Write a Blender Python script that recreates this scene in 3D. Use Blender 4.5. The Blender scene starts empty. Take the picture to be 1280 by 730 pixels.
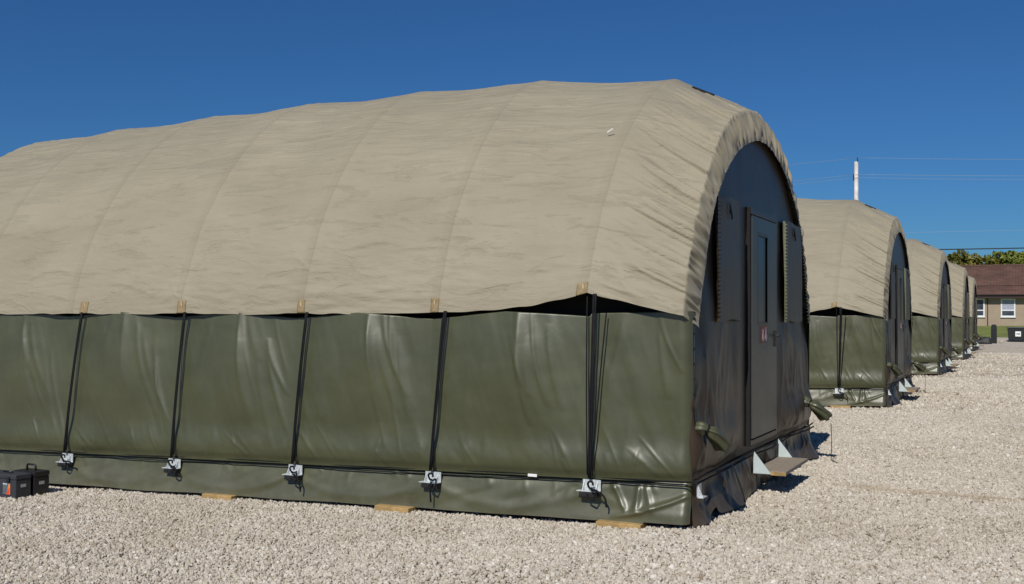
import bpy, bmesh, math, random
import numpy as np
from mathutils import Vector, Matrix
random.seed(7)
RNG = np.random.default_rng(11)
SC = bpy.context.scene
COL = SC.collection
R = math.radians

# ------------------------------------------------------------------ constants of the place
GX = 0.0265          # the pad falls gently to the left
BAY = 1.434
E0 = 0.817
WID = 4.76
NBAY = 6
LEN = 2 * E0 + NBAY * BAY
SPACING = 11.856
CAM = Vector((2.304, -7.812, 1.6))

def rise(y):
    t = min(max((y - 62.0) / 32.0, 0.0), 1.0)
    return 0.85 * t * t * (3 - 2 * t)

def gz(x, y=0.0):
    return GX * min(0.0, max(x, -13.0)) + rise(y)

# ------------------------------------------------------------------ helpers
def props(o, label=None, cat=None, group=None, kind=None):
    if label: o['label'] = label
    if cat: o['category'] = cat
    if group: o['group'] = group
    if kind: o['kind'] = kind
    return o

def empty(name, loc=(0, 0, 0), rz=0.0, **k):
    o = bpy.data.objects.new(name, None)
    o.empty_display_size = 0.2
    o.location = loc
    o.rotation_euler = (0, 0, rz)
    COL.objects.link(o)
    return props(o, **k)

def link(name, me, mat, parent=None, smooth=True, **k):
    if mat is not None:
        for m in (mat if isinstance(mat, (list, tuple)) else [mat]):
            me.materials.append(m)
    o = bpy.data.objects.new(name, me)
    if smooth:
        me.polygons.foreach_set('use_smooth', [True] * len(me.polygons))
    COL.objects.link(o)
    if parent is not None:
        o.parent = parent
    return props(o, **k)

def from_bm(name, bm, mat, parent=None, smooth=False, **k):
    me = bpy.data.meshes.new(name)
    bmesh.ops.recalc_face_normals(bm, faces=bm.faces)
    bm.to_mesh(me); bm.free()
    return link(name, me, mat, parent, smooth, **k)

def grid_mesh(name, P, mat, parent=None, UV=None, flip=False, **k):
    """P: (n, m, 3) array -> smooth sheet."""
    n, m = P.shape[:2]
    idx = np.arange(n * m).reshape(n, m)
    a, b, c, d = idx[:-1, :-1].ravel(), idx[1:, :-1].ravel(), idx[1:, 1:].ravel(), idx[:-1, 1:].ravel()
    F = np.stack([a, b, c, d] if not flip else [a, d, c, b], 1).astype(np.int32)
    me = bpy.data.meshes.new(name)
    me.vertices.add(n * m)
    me.vertices.foreach_set('co', P.reshape(-1).astype(np.float32))
    me.loops.add(F.size)
    me.loops.foreach_set('vertex_index', F.ravel())
    me.polygons.add(len(F))
    me.polygons.foreach_set('loop_start', np.arange(0, F.size, 4, dtype=np.int32))
    me.polygons.foreach_set('loop_total', np.full(len(F), 4, dtype=np.int32))
    if UV is not None:
        uv = me.uv_layers.new(name='UVMap')
        uv.data.foreach_set('uv', UV.reshape(-1, 2)[F.ravel()].astype(np.float32).ravel())
    me.update(); me.validate()
    return link(name, me, mat, parent, True, **k)

def box(bm, x0, x1, y0, y1, z0, z1, bevel=0.0, M=None):
    g = bmesh.ops.create_cube(bm, size=1.0)
    vs = g['verts']
    bmesh.ops.scale(bm, vec=(x1 - x0, y1 - y0, z1 - z0), verts=vs)
    bmesh.ops.translate(bm, vec=((x0 + x1) / 2, (y0 + y1) / 2, (z0 + z1) / 2), verts=vs)
    if bevel > 0:
        es = list({e for v in vs for e in v.link_edges})
        r = bmesh.ops.bevel(bm, geom=es, offset=bevel, segments=2, affect='EDGES', profile=0.5)
        vs = list({v for f in r['faces'] for v in f.verts} | {v for v in vs if v.is_valid})
    if M is not None:
        bmesh.ops.transform(bm, matrix=M, verts=[v for v in vs if v.is_valid])
    return vs

def tube(bm, pts, r, seg=8, caps=True):
    pts = [Vector(p) for p in pts]
    rs = r if isinstance(r, (list, tuple)) else [r] * len(pts)
    rings = []
    prev = None
    for i, p in enumerate(pts):
        d = (pts[min(i + 1, len(pts) - 1)] - pts[max(i - 1, 0)]).normalized()
        if prev is None:
            u = d.cross(Vector((0, 0, 1)))
            if u.length < 0.05: u = d.cross(Vector((1, 0, 0)))
            u.normalize()
        else:
            u = (prev - d * prev.dot(d)).normalized()
        prev = u
        w = d.cross(u)
        rings.append([bm.verts.new(p + (u * math.cos(2 * math.pi * k / seg) + w * math.sin(2 * math.pi * k / seg)) * rs[i]) for k in range(seg)])
    for a, b in zip(rings[:-1], rings[1:]):
        for k in range(seg):
            bm.faces.new((a[k], a[(k + 1) % seg], b[(k + 1) % seg], b[k]))
    if caps:
        bm.faces.new(rings[0][::-1]); bm.faces.new(rings[-1])

def prism(bm, poly, axis, a, b):
    """extrude a closed 2D polygon; axis 'y': poly is (x,z)"""
    def mk(p, t):
        return {'y': (p[0], t, p[1]), 'x': (t, p[0], p[1]), 'z': (p[0], p[1], t)}[axis]
    A = [bm.verts.new(mk(p, a)) for p in poly]
    B = [bm.verts.new(mk(p, b)) for p in poly]
    bm.faces.new(A); bm.faces.new(B[::-1])
    for i in range(len(poly)):
        j = (i + 1) % len(poly)
        bm.faces.new((A[i], B[i], B[j], A[j]))

def bez(p0, p1, p2, n=10):
    p0, p1, p2 = Vector(p0), Vector(p1), Vector(p2)
    return [p0 * (1 - t) ** 2 + p1 * 2 * t * (1 - t) + p2 * t * t for t in [i / n for i in range(n + 1)]]

# value noise on numpy arrays
def vnoise(x, y, seed=0):
    r = np.random.default_rng(seed)
    T = r.random((256, 256)) * 2 - 1
    xi = np.floor(x).astype(int); yi = np.floor(y).astype(int)
    fx = x - xi; fy = y - yi
    fx = fx * fx * fx * (fx * (fx * 6 - 15) + 10); fy = fy * fy * fy * (fy * (fy * 6 - 15) + 10)
    g = lambda a, b: T[a % 256, b % 256]
    return (g(xi, yi) * (1 - fx) * (1 - fy) + g(xi + 1, yi) * fx * (1 - fy) + g(xi, yi + 1) * (1 - fx) * fy + g(xi + 1, yi + 1) * fx * fy)

def fbm(x, y, seed=0, o=3):
    s = 0; a = 1; t = 0
    for i in range(o):
        s = s + a * vnoise(x * 2 ** i + 17.3 * i, y * 2 ** i + 5.1 * i, seed + i); t += a; a *= 0.5
    return s / t

def sstep(a, b, x):
    t = np.clip((x - a) / (b - a), 0, 1)
    return t * t * (3 - 2 * t)

# ------------------------------------------------------------------ materials
def newmat(name):
    m = bpy.data.materials.new(name); m.use_nodes = True
    nt = m.node_tree; nt.nodes.clear()
    out = nt.nodes.new('ShaderNodeOutputMaterial')
    b = nt.nodes.new('ShaderNodeBsdfPrincipled')
    nt.links.new(b.outputs['BSDF'], out.inputs['Surface'])
    return m, nt, b

def N(nt, t, **kw):
    n = nt.nodes.new(t)
    for k, v in kw.items():
        if k.startswith('_'): setattr(n, k[1:], v)
        else:
            key = k.replace('__', ' ')
            n.inputs[int(key[1:]) if key[0] == 'i' and key[1:].isdigit() else key].default_value = v
    return n

def ramp(nt, stops, interp='LINEAR'):
    n = nt.nodes.new('ShaderNodeValToRGB'); cr = n.color_ramp; cr.interpolation = interp
    while len(cr.elements) < len(stops): cr.elements.new(0.5)
    for e, (p, c) in zip(cr.elements, stops):
        e.position = p; e.color = (*c, 1) if len(c) == 3 else c
    return n

def simple(name, col, rough=0.5, metal=0.0, noise=0.15, nscale=20.0, bump=0.0, bscale=80.0, spec=0.5):
    m, nt, b = newmat(name)
    tc = N(nt, 'ShaderNodeTexCoord')
    no = N(nt, 'ShaderNodeTexNoise', Scale=nscale, Detail=4.0)
    nt.links.new(tc.outputs['Object'], no.inputs['Vector'])
    lo = tuple(c * (1 - noise) for c in col); hi = tuple(min(1, c * (1 + noise)) for c in col)
    rp = ramp(nt, [(0.3, lo), (0.7, hi)])
    nt.links.new(no.outputs['Fac'], rp.inputs[0]); nt.links.new(rp.outputs[0], b.inputs['Base Color'])
    b.inputs['Roughness'].default_value = rough; b.inputs['Metallic'].default_value = metal
    b.inputs['Specular IOR Level'].default_value = spec
    if bump:
        n2 = N(nt, 'ShaderNodeTexNoise', Scale=bscale, Detail=5.0)
        nt.links.new(tc.outputs['Object'], n2.inputs['Vector'])
        bp = N(nt, 'ShaderNodeBump', Strength=bump, Distance=0.01)
        nt.links.new(n2.outputs['Fac'], bp.inputs['Height']); nt.links.new(bp.outputs[0], b.inputs['Normal'])
    return m

def mat_canvas():
    m, nt, b = newmat('tan_canvas'); L = nt.links.new
    uv = N(nt, 'ShaderNodeUVMap')
    def mp(sx, sy):
        k = N(nt, 'ShaderNodeMapping'); k.inputs['Scale'].default_value = (sx, sy, 1); L(uv.outputs[0], k.inputs[0]); return k
    a = mp(0.6, 0.9); n1 = N(nt, 'ShaderNodeTexNoise', Scale=1.5, Detail=6.0, Roughness=0.6); L(a.outputs[0], n1.inputs['Vector'])
    c = mp(6, 30); n2 = N(nt, 'ShaderNodeTexNoise', Scale=1.0, Detail=5.0, Roughness=0.6); L(c.outputs[0], n2.inputs['Vector'])
    d = mp(160, 160); n3 = N(nt, 'ShaderNodeTexNoise', Scale=1.0, Detail=2.0); L(d.outputs[0], n3.inputs['Vector'])
    r = ramp(nt, [(0.3, (0.280, 0.248, 0.175)), (0.7, (0.330, 0.295, 0.212))]); L(n1.outputs['Fac'], r.inputs[0])
    mx = N(nt, 'ShaderNodeMix', _data_type='RGBA', _blend_type='MULTIPLY'); mx.inputs['Factor'].default_value = 1.0
    r2 = ramp(nt, [(0.3, (0.93, 0.93, 0.93)), (0.7, (1, 1, 1))]); L(n3.outputs['Fac'], r2.inputs[0])
    st = mp(0.25, 1.2); ns = N(nt, 'ShaderNodeTexNoise', Scale=1.4, Detail=8.0, Roughness=0.68, Distortion=0.4); L(st.outputs[0], ns.inputs['Vector'])
    rs = ramp(nt, [(0.32, (0.91, 0.90, 0.885)), (0.50, (1, 1, 1)), (0.72, (1.05, 1.05, 1.05))]); L(ns.outputs['Fac'], rs.inputs[0])
    mxs = N(nt, 'ShaderNodeMix', _data_type='RGBA', _blend_type='MULTIPLY'); mxs.inputs['Factor'].default_value = 1.0
    # the sewn strip over every arch is a second layer of darker cloth
    sx = N(nt, 'ShaderNodeSeparateXYZ'); L(uv.outputs[0], sx.inputs[0])
    q = N(nt, 'ShaderNodeMath', _operation='ADD', i1=E0 + 20 * BAY); L(sx.outputs[0], q.inputs[0])
    q2 = N(nt, 'ShaderNodeMath', _operation='DIVIDE', i1=BAY); L(q.outputs[0], q2.inputs[0])
    q3 = N(nt, 'ShaderNodeMath', _operation='FRACT'); L(q2.outputs[0], q3.inputs[0])
    r5 = ramp(nt, [(0.0, (0.90, 0.90, 0.90)), (0.008, (1, 1, 1)), (0.02, (1, 1, 1)), (0.93, (1, 1, 1)), (0.945, (0.965, 0.96, 0.955)), (0.990, (0.96, 0.955, 0.95)), (0.997, (0.87, 0.865, 0.86))]); L(q3.outputs[0], r5.inputs[0])
    mx5 = N(nt, 'ShaderNodeMix', _data_type='RGBA', _blend_type='MULTIPLY'); mx5.inputs['Factor'].default_value = 1.0
    L(r.outputs[0], mx.inputs['A']); L(r2.outputs[0], mx.inputs['B']); L(mx.outputs['Result'], mxs.inputs['A']); L(rs.outputs[0], mxs.inputs['B']); L(mxs.outputs['Result'], mx5.inputs['A']); L(r5.outputs[0], mx5.inputs['B']); L(mx5.outputs['Result'], b.inputs['Base Color'])
    b.inputs['Roughness'].default_value = 0.62
    b.inputs['Specular IOR Level'].default_value = 0.35
    b.inputs['Sheen Weight'].default_value = 0.08
    # sharp little creases running along the tent
    e = mp(1.6, 8.0); wv = N(nt, 'ShaderNodeTexNoise', Scale=1.0, Detail=7.0, Roughness=0.62, Distortion=0.6); L(e.outputs[0], wv.inputs['Vector'])
    ma = N(nt, 'ShaderNodeMath', _operation='SUBTRACT', i1=0.38); L(wv.outputs['Fac'], ma.inputs[0])
    mb = N(nt, 'ShaderNodeMath', _operation='ABSOLUTE'); L(ma.outputs[0], mb.inputs[0])
    mc = ramp(nt, [(0.0, (1, 1, 1)), (0.06, (0, 0, 0))]); L(mb.outputs[0], mc.inputs[0])
    b0 = N(nt, 'ShaderNodeBump', Strength=0.5, Distance=0.009); L(mc.outputs[0], b0.inputs['Height'])
    b1 = N(nt, 'ShaderNodeBump', Strength=0.7, Distance=0.012); L(n2.outputs['Fac'], b1.inputs['Height']); L(b0.outputs[0], b1.inputs['Normal'])
    b2 = N(nt, 'ShaderNodeBump', Strength=0.2, Distance=0.002); L(n3.outputs['Fac'], b2.inputs['Height']); L(b1.outputs[0], b2.inputs['Normal'])
    L(b2.outputs[0], b.inputs['Normal'])
    return m

def mat_vinyl(name, col, rough, spec=0.5, dirt=0.25):
    m, nt, b = newmat(name); L = nt.links.new
    uv = N(nt, 'ShaderNodeUVMap')
    def mp(sx, sy):
        k = N(nt, 'ShaderNodeMapping'); k.inputs['Scale'].default_value = (sx, sy, 1); L(uv.outputs[0], k.inputs[0]); return k
    a = mp(1.2, 2.5); n1 = N(nt, 'ShaderNodeTexNoise', Scale=1.3, Detail=6.0, Roughness=0.62); L(a.outputs[0], n1.inputs['Vector'])
    lo = tuple(c * (1 - dirt) for c in col); hi = tuple(c * (1 + dirt) for c in col)
    r = ramp(nt, [(0.25, lo), (0.75, hi)]); L(n1.outputs['Fac'], r.inputs[0]); L(r.outputs[0], b.inputs['Base Color'])
    nt.links.remove(b.inputs['Base Color'].links[0])
    gp = N(nt, 'ShaderNodeNewGeometry'); gs = N(nt, 'ShaderNodeSeparateXYZ'); L(gp.outputs['Position'], gs.inputs[0])
    du = N(nt, 'ShaderNodeTexNoise', Scale=9.0, Detail=8.0, Roughness=0.7); L(gp.outputs['Position'], du.inputs['Vector'])
    dz = N(nt, 'ShaderNodeMapRange'); dz.inputs['From Min'].default_value = 0.42; dz.inputs['From Max'].default_value = -0.15; L(gs.outputs[2], dz.inputs['Value'])
    dm = N(nt, 'ShaderNodeMath', _operation='MULTIPLY'); L(dz.outputs[0], dm.inputs[0]); L(du.outputs['Fac'], dm.inputs[1])
    dr = ramp(nt, [(0.15, (0, 0, 0)), (0.65, (0.26, 0.26, 0.26))]); L(dm.outputs[0], dr.inputs[0])
    dx = N(nt, 'ShaderNodeMix', _data_type='RGBA'); L(dr.outputs[0], dx.inputs['Factor']); L(r.outputs[0], dx.inputs['A']); dx.inputs['B'].default_value = (0.30, 0.26, 0.20, 1)
    L(dx.outputs['Result'], b.inputs['Base Color'])
    rr = N(nt, 'ShaderNodeMapRange'); rr.inputs['To Min'].default_value = rough - 0.05; rr.inputs['To Max'].default_value = rough + 0.1
    L(n1.outputs['Fac'], rr.inputs['Value']); L(rr.outputs[0], b.inputs['Roughness'])
    b.inputs['Specular IOR Level'].default_value = spec
    c = mp(14, 9); n2 = N(nt, 'ShaderNodeTexNoise', Scale=1.0, Detail=6.0, Roughness=0.6, Distortion=0.8); L(c.outputs[0], n2.inputs['Vector'])
    d = mp(420, 420); n3 = N(nt, 'ShaderNodeTexNoise', Scale=1.0, Detail=1.0); L(d.outputs[0], n3.inputs['Vector'])
    b1 = N(nt, 'ShaderNodeBump', Strength=0.35, Distance=0.004); L(n2.outputs['Fac'], b1.inputs['Height'])
    b2 = N(nt, 'ShaderNodeBump', Strength=0.12, Distance=0.001); L(n3.outputs['Fac'], b2.inputs['Height']); L(b1.outputs[0], b2.inputs['Normal'])
    L(b2.outputs[0], b.inputs['Normal'])
    return m

CANVAS = mat_canvas()
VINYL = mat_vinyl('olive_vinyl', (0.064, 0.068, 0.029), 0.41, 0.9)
VINYL_END = mat_vinyl('shaded_olive_vinyl', (0.052, 0.037, 0.025), 0.36, 0.19, 0.2)  # same olive vinyl, with shade and gravel reflection put into the colour
FLAPV = mat_vinyl('faded_flap_vinyl', (0.074, 0.060, 0.040), 0.42, 0.22, 0.2)
DOOR = mat_vinyl('door_panel_paint', (0.052, 0.054, 0.043), 0.38, 0.35, 0.12)
GLASS = simple('tinted_plastic_window', (0.008, 0.008, 0.012), 0.30, noise=0.1, spec=0.3)
ROPE = simple('black_rope', (0.008, 0.008, 0.010), 0.7, noise=0.3, nscale=200, bump=0.4, bscale=300, spec=0.25)
STEEL = simple('galvanised_steel', (0.62, 0.66, 0.67), 0.45, 0.35, noise=0.25, nscale=60)
BLACKM = simple('black_rubber', (0.012, 0.012, 0.013), 0.6)
WOOD = simple('pale_softwood', (0.38, 0.25, 0.10), 0.7, noise=0.3, nscale=12, bump=0.3)
WOODTOP = simple('weathered_plywood', (0.27, 0.225, 0.17), 0.8, noise=0.2, nscale=30, bump=0.3)
PAINTG = simple('pale_grey_paint', (0.50, 0.57, 0.57), 0.45, noise=0.06, nscale=15)
PATCH = simple('khaki_patch_webbing', (0.27, 0.20, 0.105), 0.75, noise=0.2, nscale=40, bump=0.3)
WHITE = simple('white_plastic', (0.80, 0.80, 0.78), 0.5, noise=0.05)
DARKIN = simple('gap_shade_black', (0.010, 0.009, 0.009), 0.9, noise=0.2)  # near-black standing in for shade inside gaps and openings
SIGNR = simple('dark_red_sign_paint', (0.10, 0.018, 0.012), 0.5)
SIGNP = simple('pale_pink_sign_print', (0.50, 0.36, 0.36), 0.5)
SIGNO = simple('orange_brown_sign_print', (0.30, 0.12, 0.05), 0.5)
PALECORD = simple('pale_cord', (0.28, 0.29, 0.18), 0.6)
LACE = simple('pale_lacing_cord', (0.09, 0.10, 0.05), 0.6)
REDP = simple('red_primer_paint', (0.22, 0.012, 0.012), 0.6)

# ------------------------------------------------------------------ tent shape
# half profiles from near eave to crown: (y, z)
P_ARCH = [(-0.07, 1.77), (-0.02, 1.95), (0.10, 2.21), (0.27, 2.50), (0.57, 2.90), (0.94, 3.25), (1.40, 3.57), (1.90, 3.82), (2.38, 3.93)]
P_OUT = [(-0.09, 1.60), (-0.03, 1.82), (0.13, 2.17), (0.41, 2.56), (0.72, 2.90), (1.07, 3.18), (1.46, 3.37), (1.92, 3.49), (2.38, 3.52)]
P_IN = [(0.13, 1.50), (0.19, 1.68), (0.30, 1.95), (0.46, 2.29), (0.70, 2.60), (1.05, 2.87), (1.45, 3.07), (1.95, 3.21), (2.38, 3.25)]

def resample(P, n):
    P = np.array(P); full = np.vstack([P, (np.array([WID, 0]) + P[:-1] * np.array([-1, 1]))[::-1]])
    # Catmull-Rom through the points, then equal arc length
    Q = []
    for i in range(len(full) - 1):
        p0 = full[max(i - 1, 0)]; p1 = full[i]; p2 = full[i + 1]; p3 = full[min(i + 2, len(full) - 1)]
        for t in np.linspace(0, 1, 16, endpoint=False):
            Q.append(0.5 * ((2 * p1) + (-p0 + p2) * t + (2 * p0 - 5 * p1 + 4 * p2 - p3) * t * t + (-p0 + 3 * p1 - 3 * p2 + p3) * t ** 3))
    Q.append(full[-1]); Q = np.array(Q)
    # smooth out survey noise
    for _ in range(12):
        Q[1:-1] = Q[1:-1] * 0.5 + (Q[:-2] + Q[2:]) * 0.25
    s = np.r_[0, np.cumsum(np.hypot(*np.diff(Q, axis=0).T))]
    u = np.linspace(0, s[-1], n)
    return np.stack([np.interp(u, s, Q[:, 0]), np.interp(u, s, Q[:, 1])], 1), s[-1]

NU = 760
ARCH, SARCH = resample(P_ARCH, NU)
OUTC, SOUT = resample(P_OUT, NU)
INC, _ = resample(P_IN, NU)
XA = [-E0 - k * BAY for k in range(NBAY + 1)]
CROWN = [0.0, 0.11, 0.13, 0.12, 0.08, 0.03, -0.03]
EAVE = [0.0, -0.150, -0.168, -0.175, -0.18, -0.185, -0.10]

def build_fly(parent):
    uu = np.linspace(0, 1, NU)
    s = uu * SARCH
    hgt = np.sin(np.pi * uu)                        # 0 at eaves, 1 at crown
    low = np.clip(1 - np.minimum(uu, 1 - uu) / 0.10, 0, 1) ** 1.2
    def station(x):
        """cross-section at x between first and last arch"""
        t = (-E0 - x) / BAY
        k = int(np.clip(math.floor(t), 0, NBAY - 1)); f = t - k
        cr = CROWN[k] * (1 - f) + CROWN[k + 1] * f
        sm = f * f * (3 - 2 * f)
        if k == 0: sm = 1 - (1 - f) ** 1.9
        ev = EAVE[k] * (1 - sm) + EAVE[k + 1] * sm
        P = ARCH.copy()
        P[:, 1] += cr * hgt + ev * low
        P[:, 1] -= 0.008 * math.sin(math.pi * f) * low
        # cloth sags between the arches
        T = np.gradient(P, axis=0); T /= np.linalg.norm(T, axis=1)[:, None]
        Nn = np.stack([-T[:, 1], T[:, 0]], 1)
        sag = 0.033 * (1 - abs(2 * f - 1) ** 1.25)
        return P - Nn * (sag * (0.35 + 0.65 * hgt))[:, None], Nn
    rows = []; xs = []; nor = []; kinds = []
    # band: opening -> outer rim (front), then slope to first arch
    nb, ns, nm = 10, 60, 420
    NT = None
    for i in range(nb):
        f = i / nb
        P = INC * (1 - f) + OUTC * f
        bulge = math.sin(math.pi * min(f, 1) * 0.5)
        rows.append(P); xs.append(0.015 - 0.055 * f ** 1.4); kinds.append(('band', f))
    for i in range(ns):
        f = i / ns
        P = OUTC * (1 - f) + ARCH * f
        rows.append(P); xs.append(-0.040 + (-E0 + 0.040) * f); kinds.append(('slope', f))
    for i in range(nm + 1):
        x = -E0 - (NBAY * BAY) * i / nm
        P, _ = station(x); rows.append(P); xs.append(x); kinds.append(('main', x))
    for i in range(1, 20):
        f = i / 19
        A, _ = station(XA[-1])
        P = A * (1 - f) + OUTC * f
        rows.append(P); xs.append(XA[-1] - (E0 - 0.085) * f); kinds.append(('back', f))
    for i in range(1, 5):
        f = i / 4
        rows.append(OUTC * (1 - f) + INC * f); xs.append(-LEN + 0.085 - 0.10 * (1 - (1 - f) ** 1.6)); kinds.append(('bband', f))
    P = np.array(rows); xs = np.array(xs); n = len(xs)
    T = np.gradient(P, axis=1); T /= np.linalg.norm(T, axis=2)[:, :, None]
    Nn = np.stack([-T[..., 1], T[..., 0]], 2)       # outward in (y,z)
    D = np.zeros((n, NU)); DX = np.zeros((n, NU))
    S, X = np.meshgrid(s, xs)
    # long soft wrinkles along the tent
    w = fbm(X * 0.9 + 0.25 * np.sin(S * 2), S * 7.0, 3, 3) * 0.0052 + fbm(X * 2.2, S * 15.0, 8, 3) * 0.0064 + fbm(X * 4.5, S * 30.0, 18, 2) * 0.0034
    w += fbm(X * 0.7, S * 1.3, 31, 2) * 0.010
    amp = 0.75 + 0.6 * fbm(X * 0.8, S * 1.1, 55, 2)
    D += w * amp * np.where(X > -E0, 0.5, 1.25)
    for xk in XA:      # stitched pocket over each arch tube
        D += 0.0035 * np.exp(-((X - xk - 0.01) / 0.035) ** 2) * (X < -E0 + 0.2)
    # single tight creases
    r = np.random.default_rng(5)
    for _ in range(300):
        k = r.integers(0, NBAY + 1); x0 = -E0 - k * BAY + r.uniform(-0.2, 0.5) * BAY * -1
        ln = r.uniform(0.25, 1.0); s0 = r.uniform(0.06, SARCH - 0.06); sl = r.normal(0, 0.06); cv = r.normal(0, 0.12)
        sel = (xs < x0 + 0.02) & (xs > x0 - ln - 0.02)
        if not sel.any(): continue
        xx = X[sel]; t = (x0 - xx) / ln
        sc = s0 + sl * (t - .5) + cv * (t - .5) ** 2 + 0.012 * np.sin(t * 9 + s0 * 7)
        a = r.uniform(0.005, 0.012); wd = r.uniform(0.010, 0.022)
        d = (S[sel] - sc) / wd
        D[sel] += a * np.exp(-d * d) * np.sin(np.pi * np.clip(t, 0, 1)) ** 0.7 * np.where(d > 0, 1, 0.7)
    # folds on the end slope and gathers on the rim
    fu = uu * SOUT
    side = np.where(uu < 0.5, 1, -1)
    for i, (kd, f) in enumerate(kinds):
        if kd == 'slope':
            g = 1 - f
            ph = fu + side * 0.46 * g * (0.35 + hgt)     # folds lean as they run down
            a = fbm(ph * 6.5 + 3.0, np.full(NU, 1.7 + f * 0.35), 21, 2)
            a2 = 1 - 2.8 * np.abs(fbm(ph * 7.0, np.full(NU, f * 0.5), 27, 1)); a2 = np.clip(a2, 0, 1)
            a3 = 1 - 2.8 * np.abs(fbm(ph * 12.0 + 7, np.full(NU, f * 0.8), 28, 1)); a3 = np.clip(a3, 0, 1)
            D[i] += (1 - 0.6 * hgt ** 5) * (0.024 * a + 0.052 * a2 ** 1.5 + 0.024 * a3 ** 1.5) * math.sin(min(1.0, g * 1.6) * math.pi / 2) * (0.45 + 0.55 * g)
            D[i] += 0.009 * vnoise(fu * 16 + 0.5 * f, np.full(NU, f * 2), 29) * sstep(0.55, 1.0, g)
        elif kd == 'band':
            g = math.sin(math.pi * min(1, f * 0.9 + 0.05))
            a = vnoise(fu * 17, np.full(NU, 0.4 + f * 0.9), 41) + 0.7 * vnoise(fu * 34, np.full(NU, f * 1.5), 43)
            D[i] += 0.004 * a * (0.4 + 0.3 * f)
            DX[i] += 0.026 * a * g
            ph = fu + side * 0.46 * (0.35 + hgt)
            a0 = fbm(ph * 6.5 + 3.0, np.full(NU, 1.7), 21, 2)
            a2 = np.clip(1 - 2.8 * np.abs(fbm(ph * 7.0, np.full(NU, 0.0), 27, 1)), 0, 1)
            a3 = np.clip(1 - 2.8 * np.abs(fbm(ph * 12.0 + 7, np.full(NU, 0.0), 28, 1)), 0, 1)
            D[i] += (1 - 0.6 * hgt ** 5) * (0.024 * a0 + 0.052 * a2 ** 1.5 + 0.024 * a3 ** 1.5) * f
        elif kd == 'back':
            D[i] += 0.02 * fbm(fu * 5.5, np.full(NU, f), 51, 2) * f
    # dip at the eave of the end slope: cloth edge runs down from the arch to the corner
    Y = P[..., 0] + Nn[..., 0] * D; Z = P[..., 1] + Nn[..., 1] * D
    XX = X + DX + np.interp(-X, [0, E0, E0 + BAY, E0 + 2 * BAY, 9.0, 9.5], [0, 0, 0.09, 0.125, 0.125, 0.0]) * (1 - np.sin(np.pi * uu)[None, :] ** 4)
    # tiny waviness of the bottom hem
    hem = (S < 0.12) * (1 - S / 0.12) + (S > SARCH - 0.12) * (1 - (SARCH - S) / 0.12)
    Z += hem * 0.006 * vnoise(X * 6, S * 0, 61)
    G = np.stack([XX, Y, Z], 2)
    UV = np.stack([X, S], 2)
    o = grid_mesh('roof_cover', G, CANVAS, parent, UV)
    return G, xs

def creases_wall(X, Z, seed, n_per=7, xr=None):
    r = np.random.default_rng(seed)
    D = np.zeros_like(X)
    def add(xf, z0, z1, a, w, asym=0.6):
        t = np.clip((Z - z0) / (z1 - z0), 0, 1)
        xc = xf(t); d = (X - xc) / w
        m = (Z > z0) & (Z < z1)
        D[...] += np.where(m, a * np.exp(-np.where(d > 0, d * d, (d / asym) ** 2)) * np.sin(np.pi * t) ** 0.6, 0)
    for k in range(-1, NBAY + 1):
        xm = -E0 - (k + 0.41) * BAY if k >= 0 else -0.25
        # strong ridge dropping from the top at mid bay
        if k >= 0:
            dx = r.uniform(-0.04, 0.05)
            add(lambda t, xm=xm, dx=dx: xm + dx * 0 - 0.02 * t + 0.10 * (1 - t) ** 2, 0.75 - r.uniform(0, .2), 1.75, r.uniform(0.010, 0.018), 0.055, 0.45)
        for _ in range(n_per):
            top = r.uniform(1.15, 1.75); ln = r.uniform(0.35, 0.85)
            x0 = xm + r.uniform(-0.06, 0.42); sw = r.uniform(0.05, 0.28)
            add(lambda t, x0=x0, sw=sw: x0 + sw * (1 - t) ** 1.6, max(0.42, top - ln), top, r.uniform(0.004, 0.012), r.uniform(0.016, 0.045))
        for _ in range(3):
            top = r.uniform(0.9, 1.7); x0 = xm - r.uniform(0.15, 0.55); sw = -r.uniform(0.03, 0.2)
            add(lambda t, x0=x0, sw=sw: x0 + sw * (1 - t) ** 1.4, max(0.42, top - 0.6), top, r.uniform(0.003, 0.007), r.uniform(0.03, 0.06))
        for _ in range(6):      # short puckers just above the rope
            x0 = xm + r.uniform(-0.65, 0.65); sw = r.uniform(-0.34, 0.16); z1 = r.uniform(0.48, 0.80)
            add(lambda t, x0=x0, sw=sw: x0 + sw * t, 0.36, z1, r.uniform(0.003, 0.008), r.uniform(0.012, 0.04))
    return D

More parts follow.
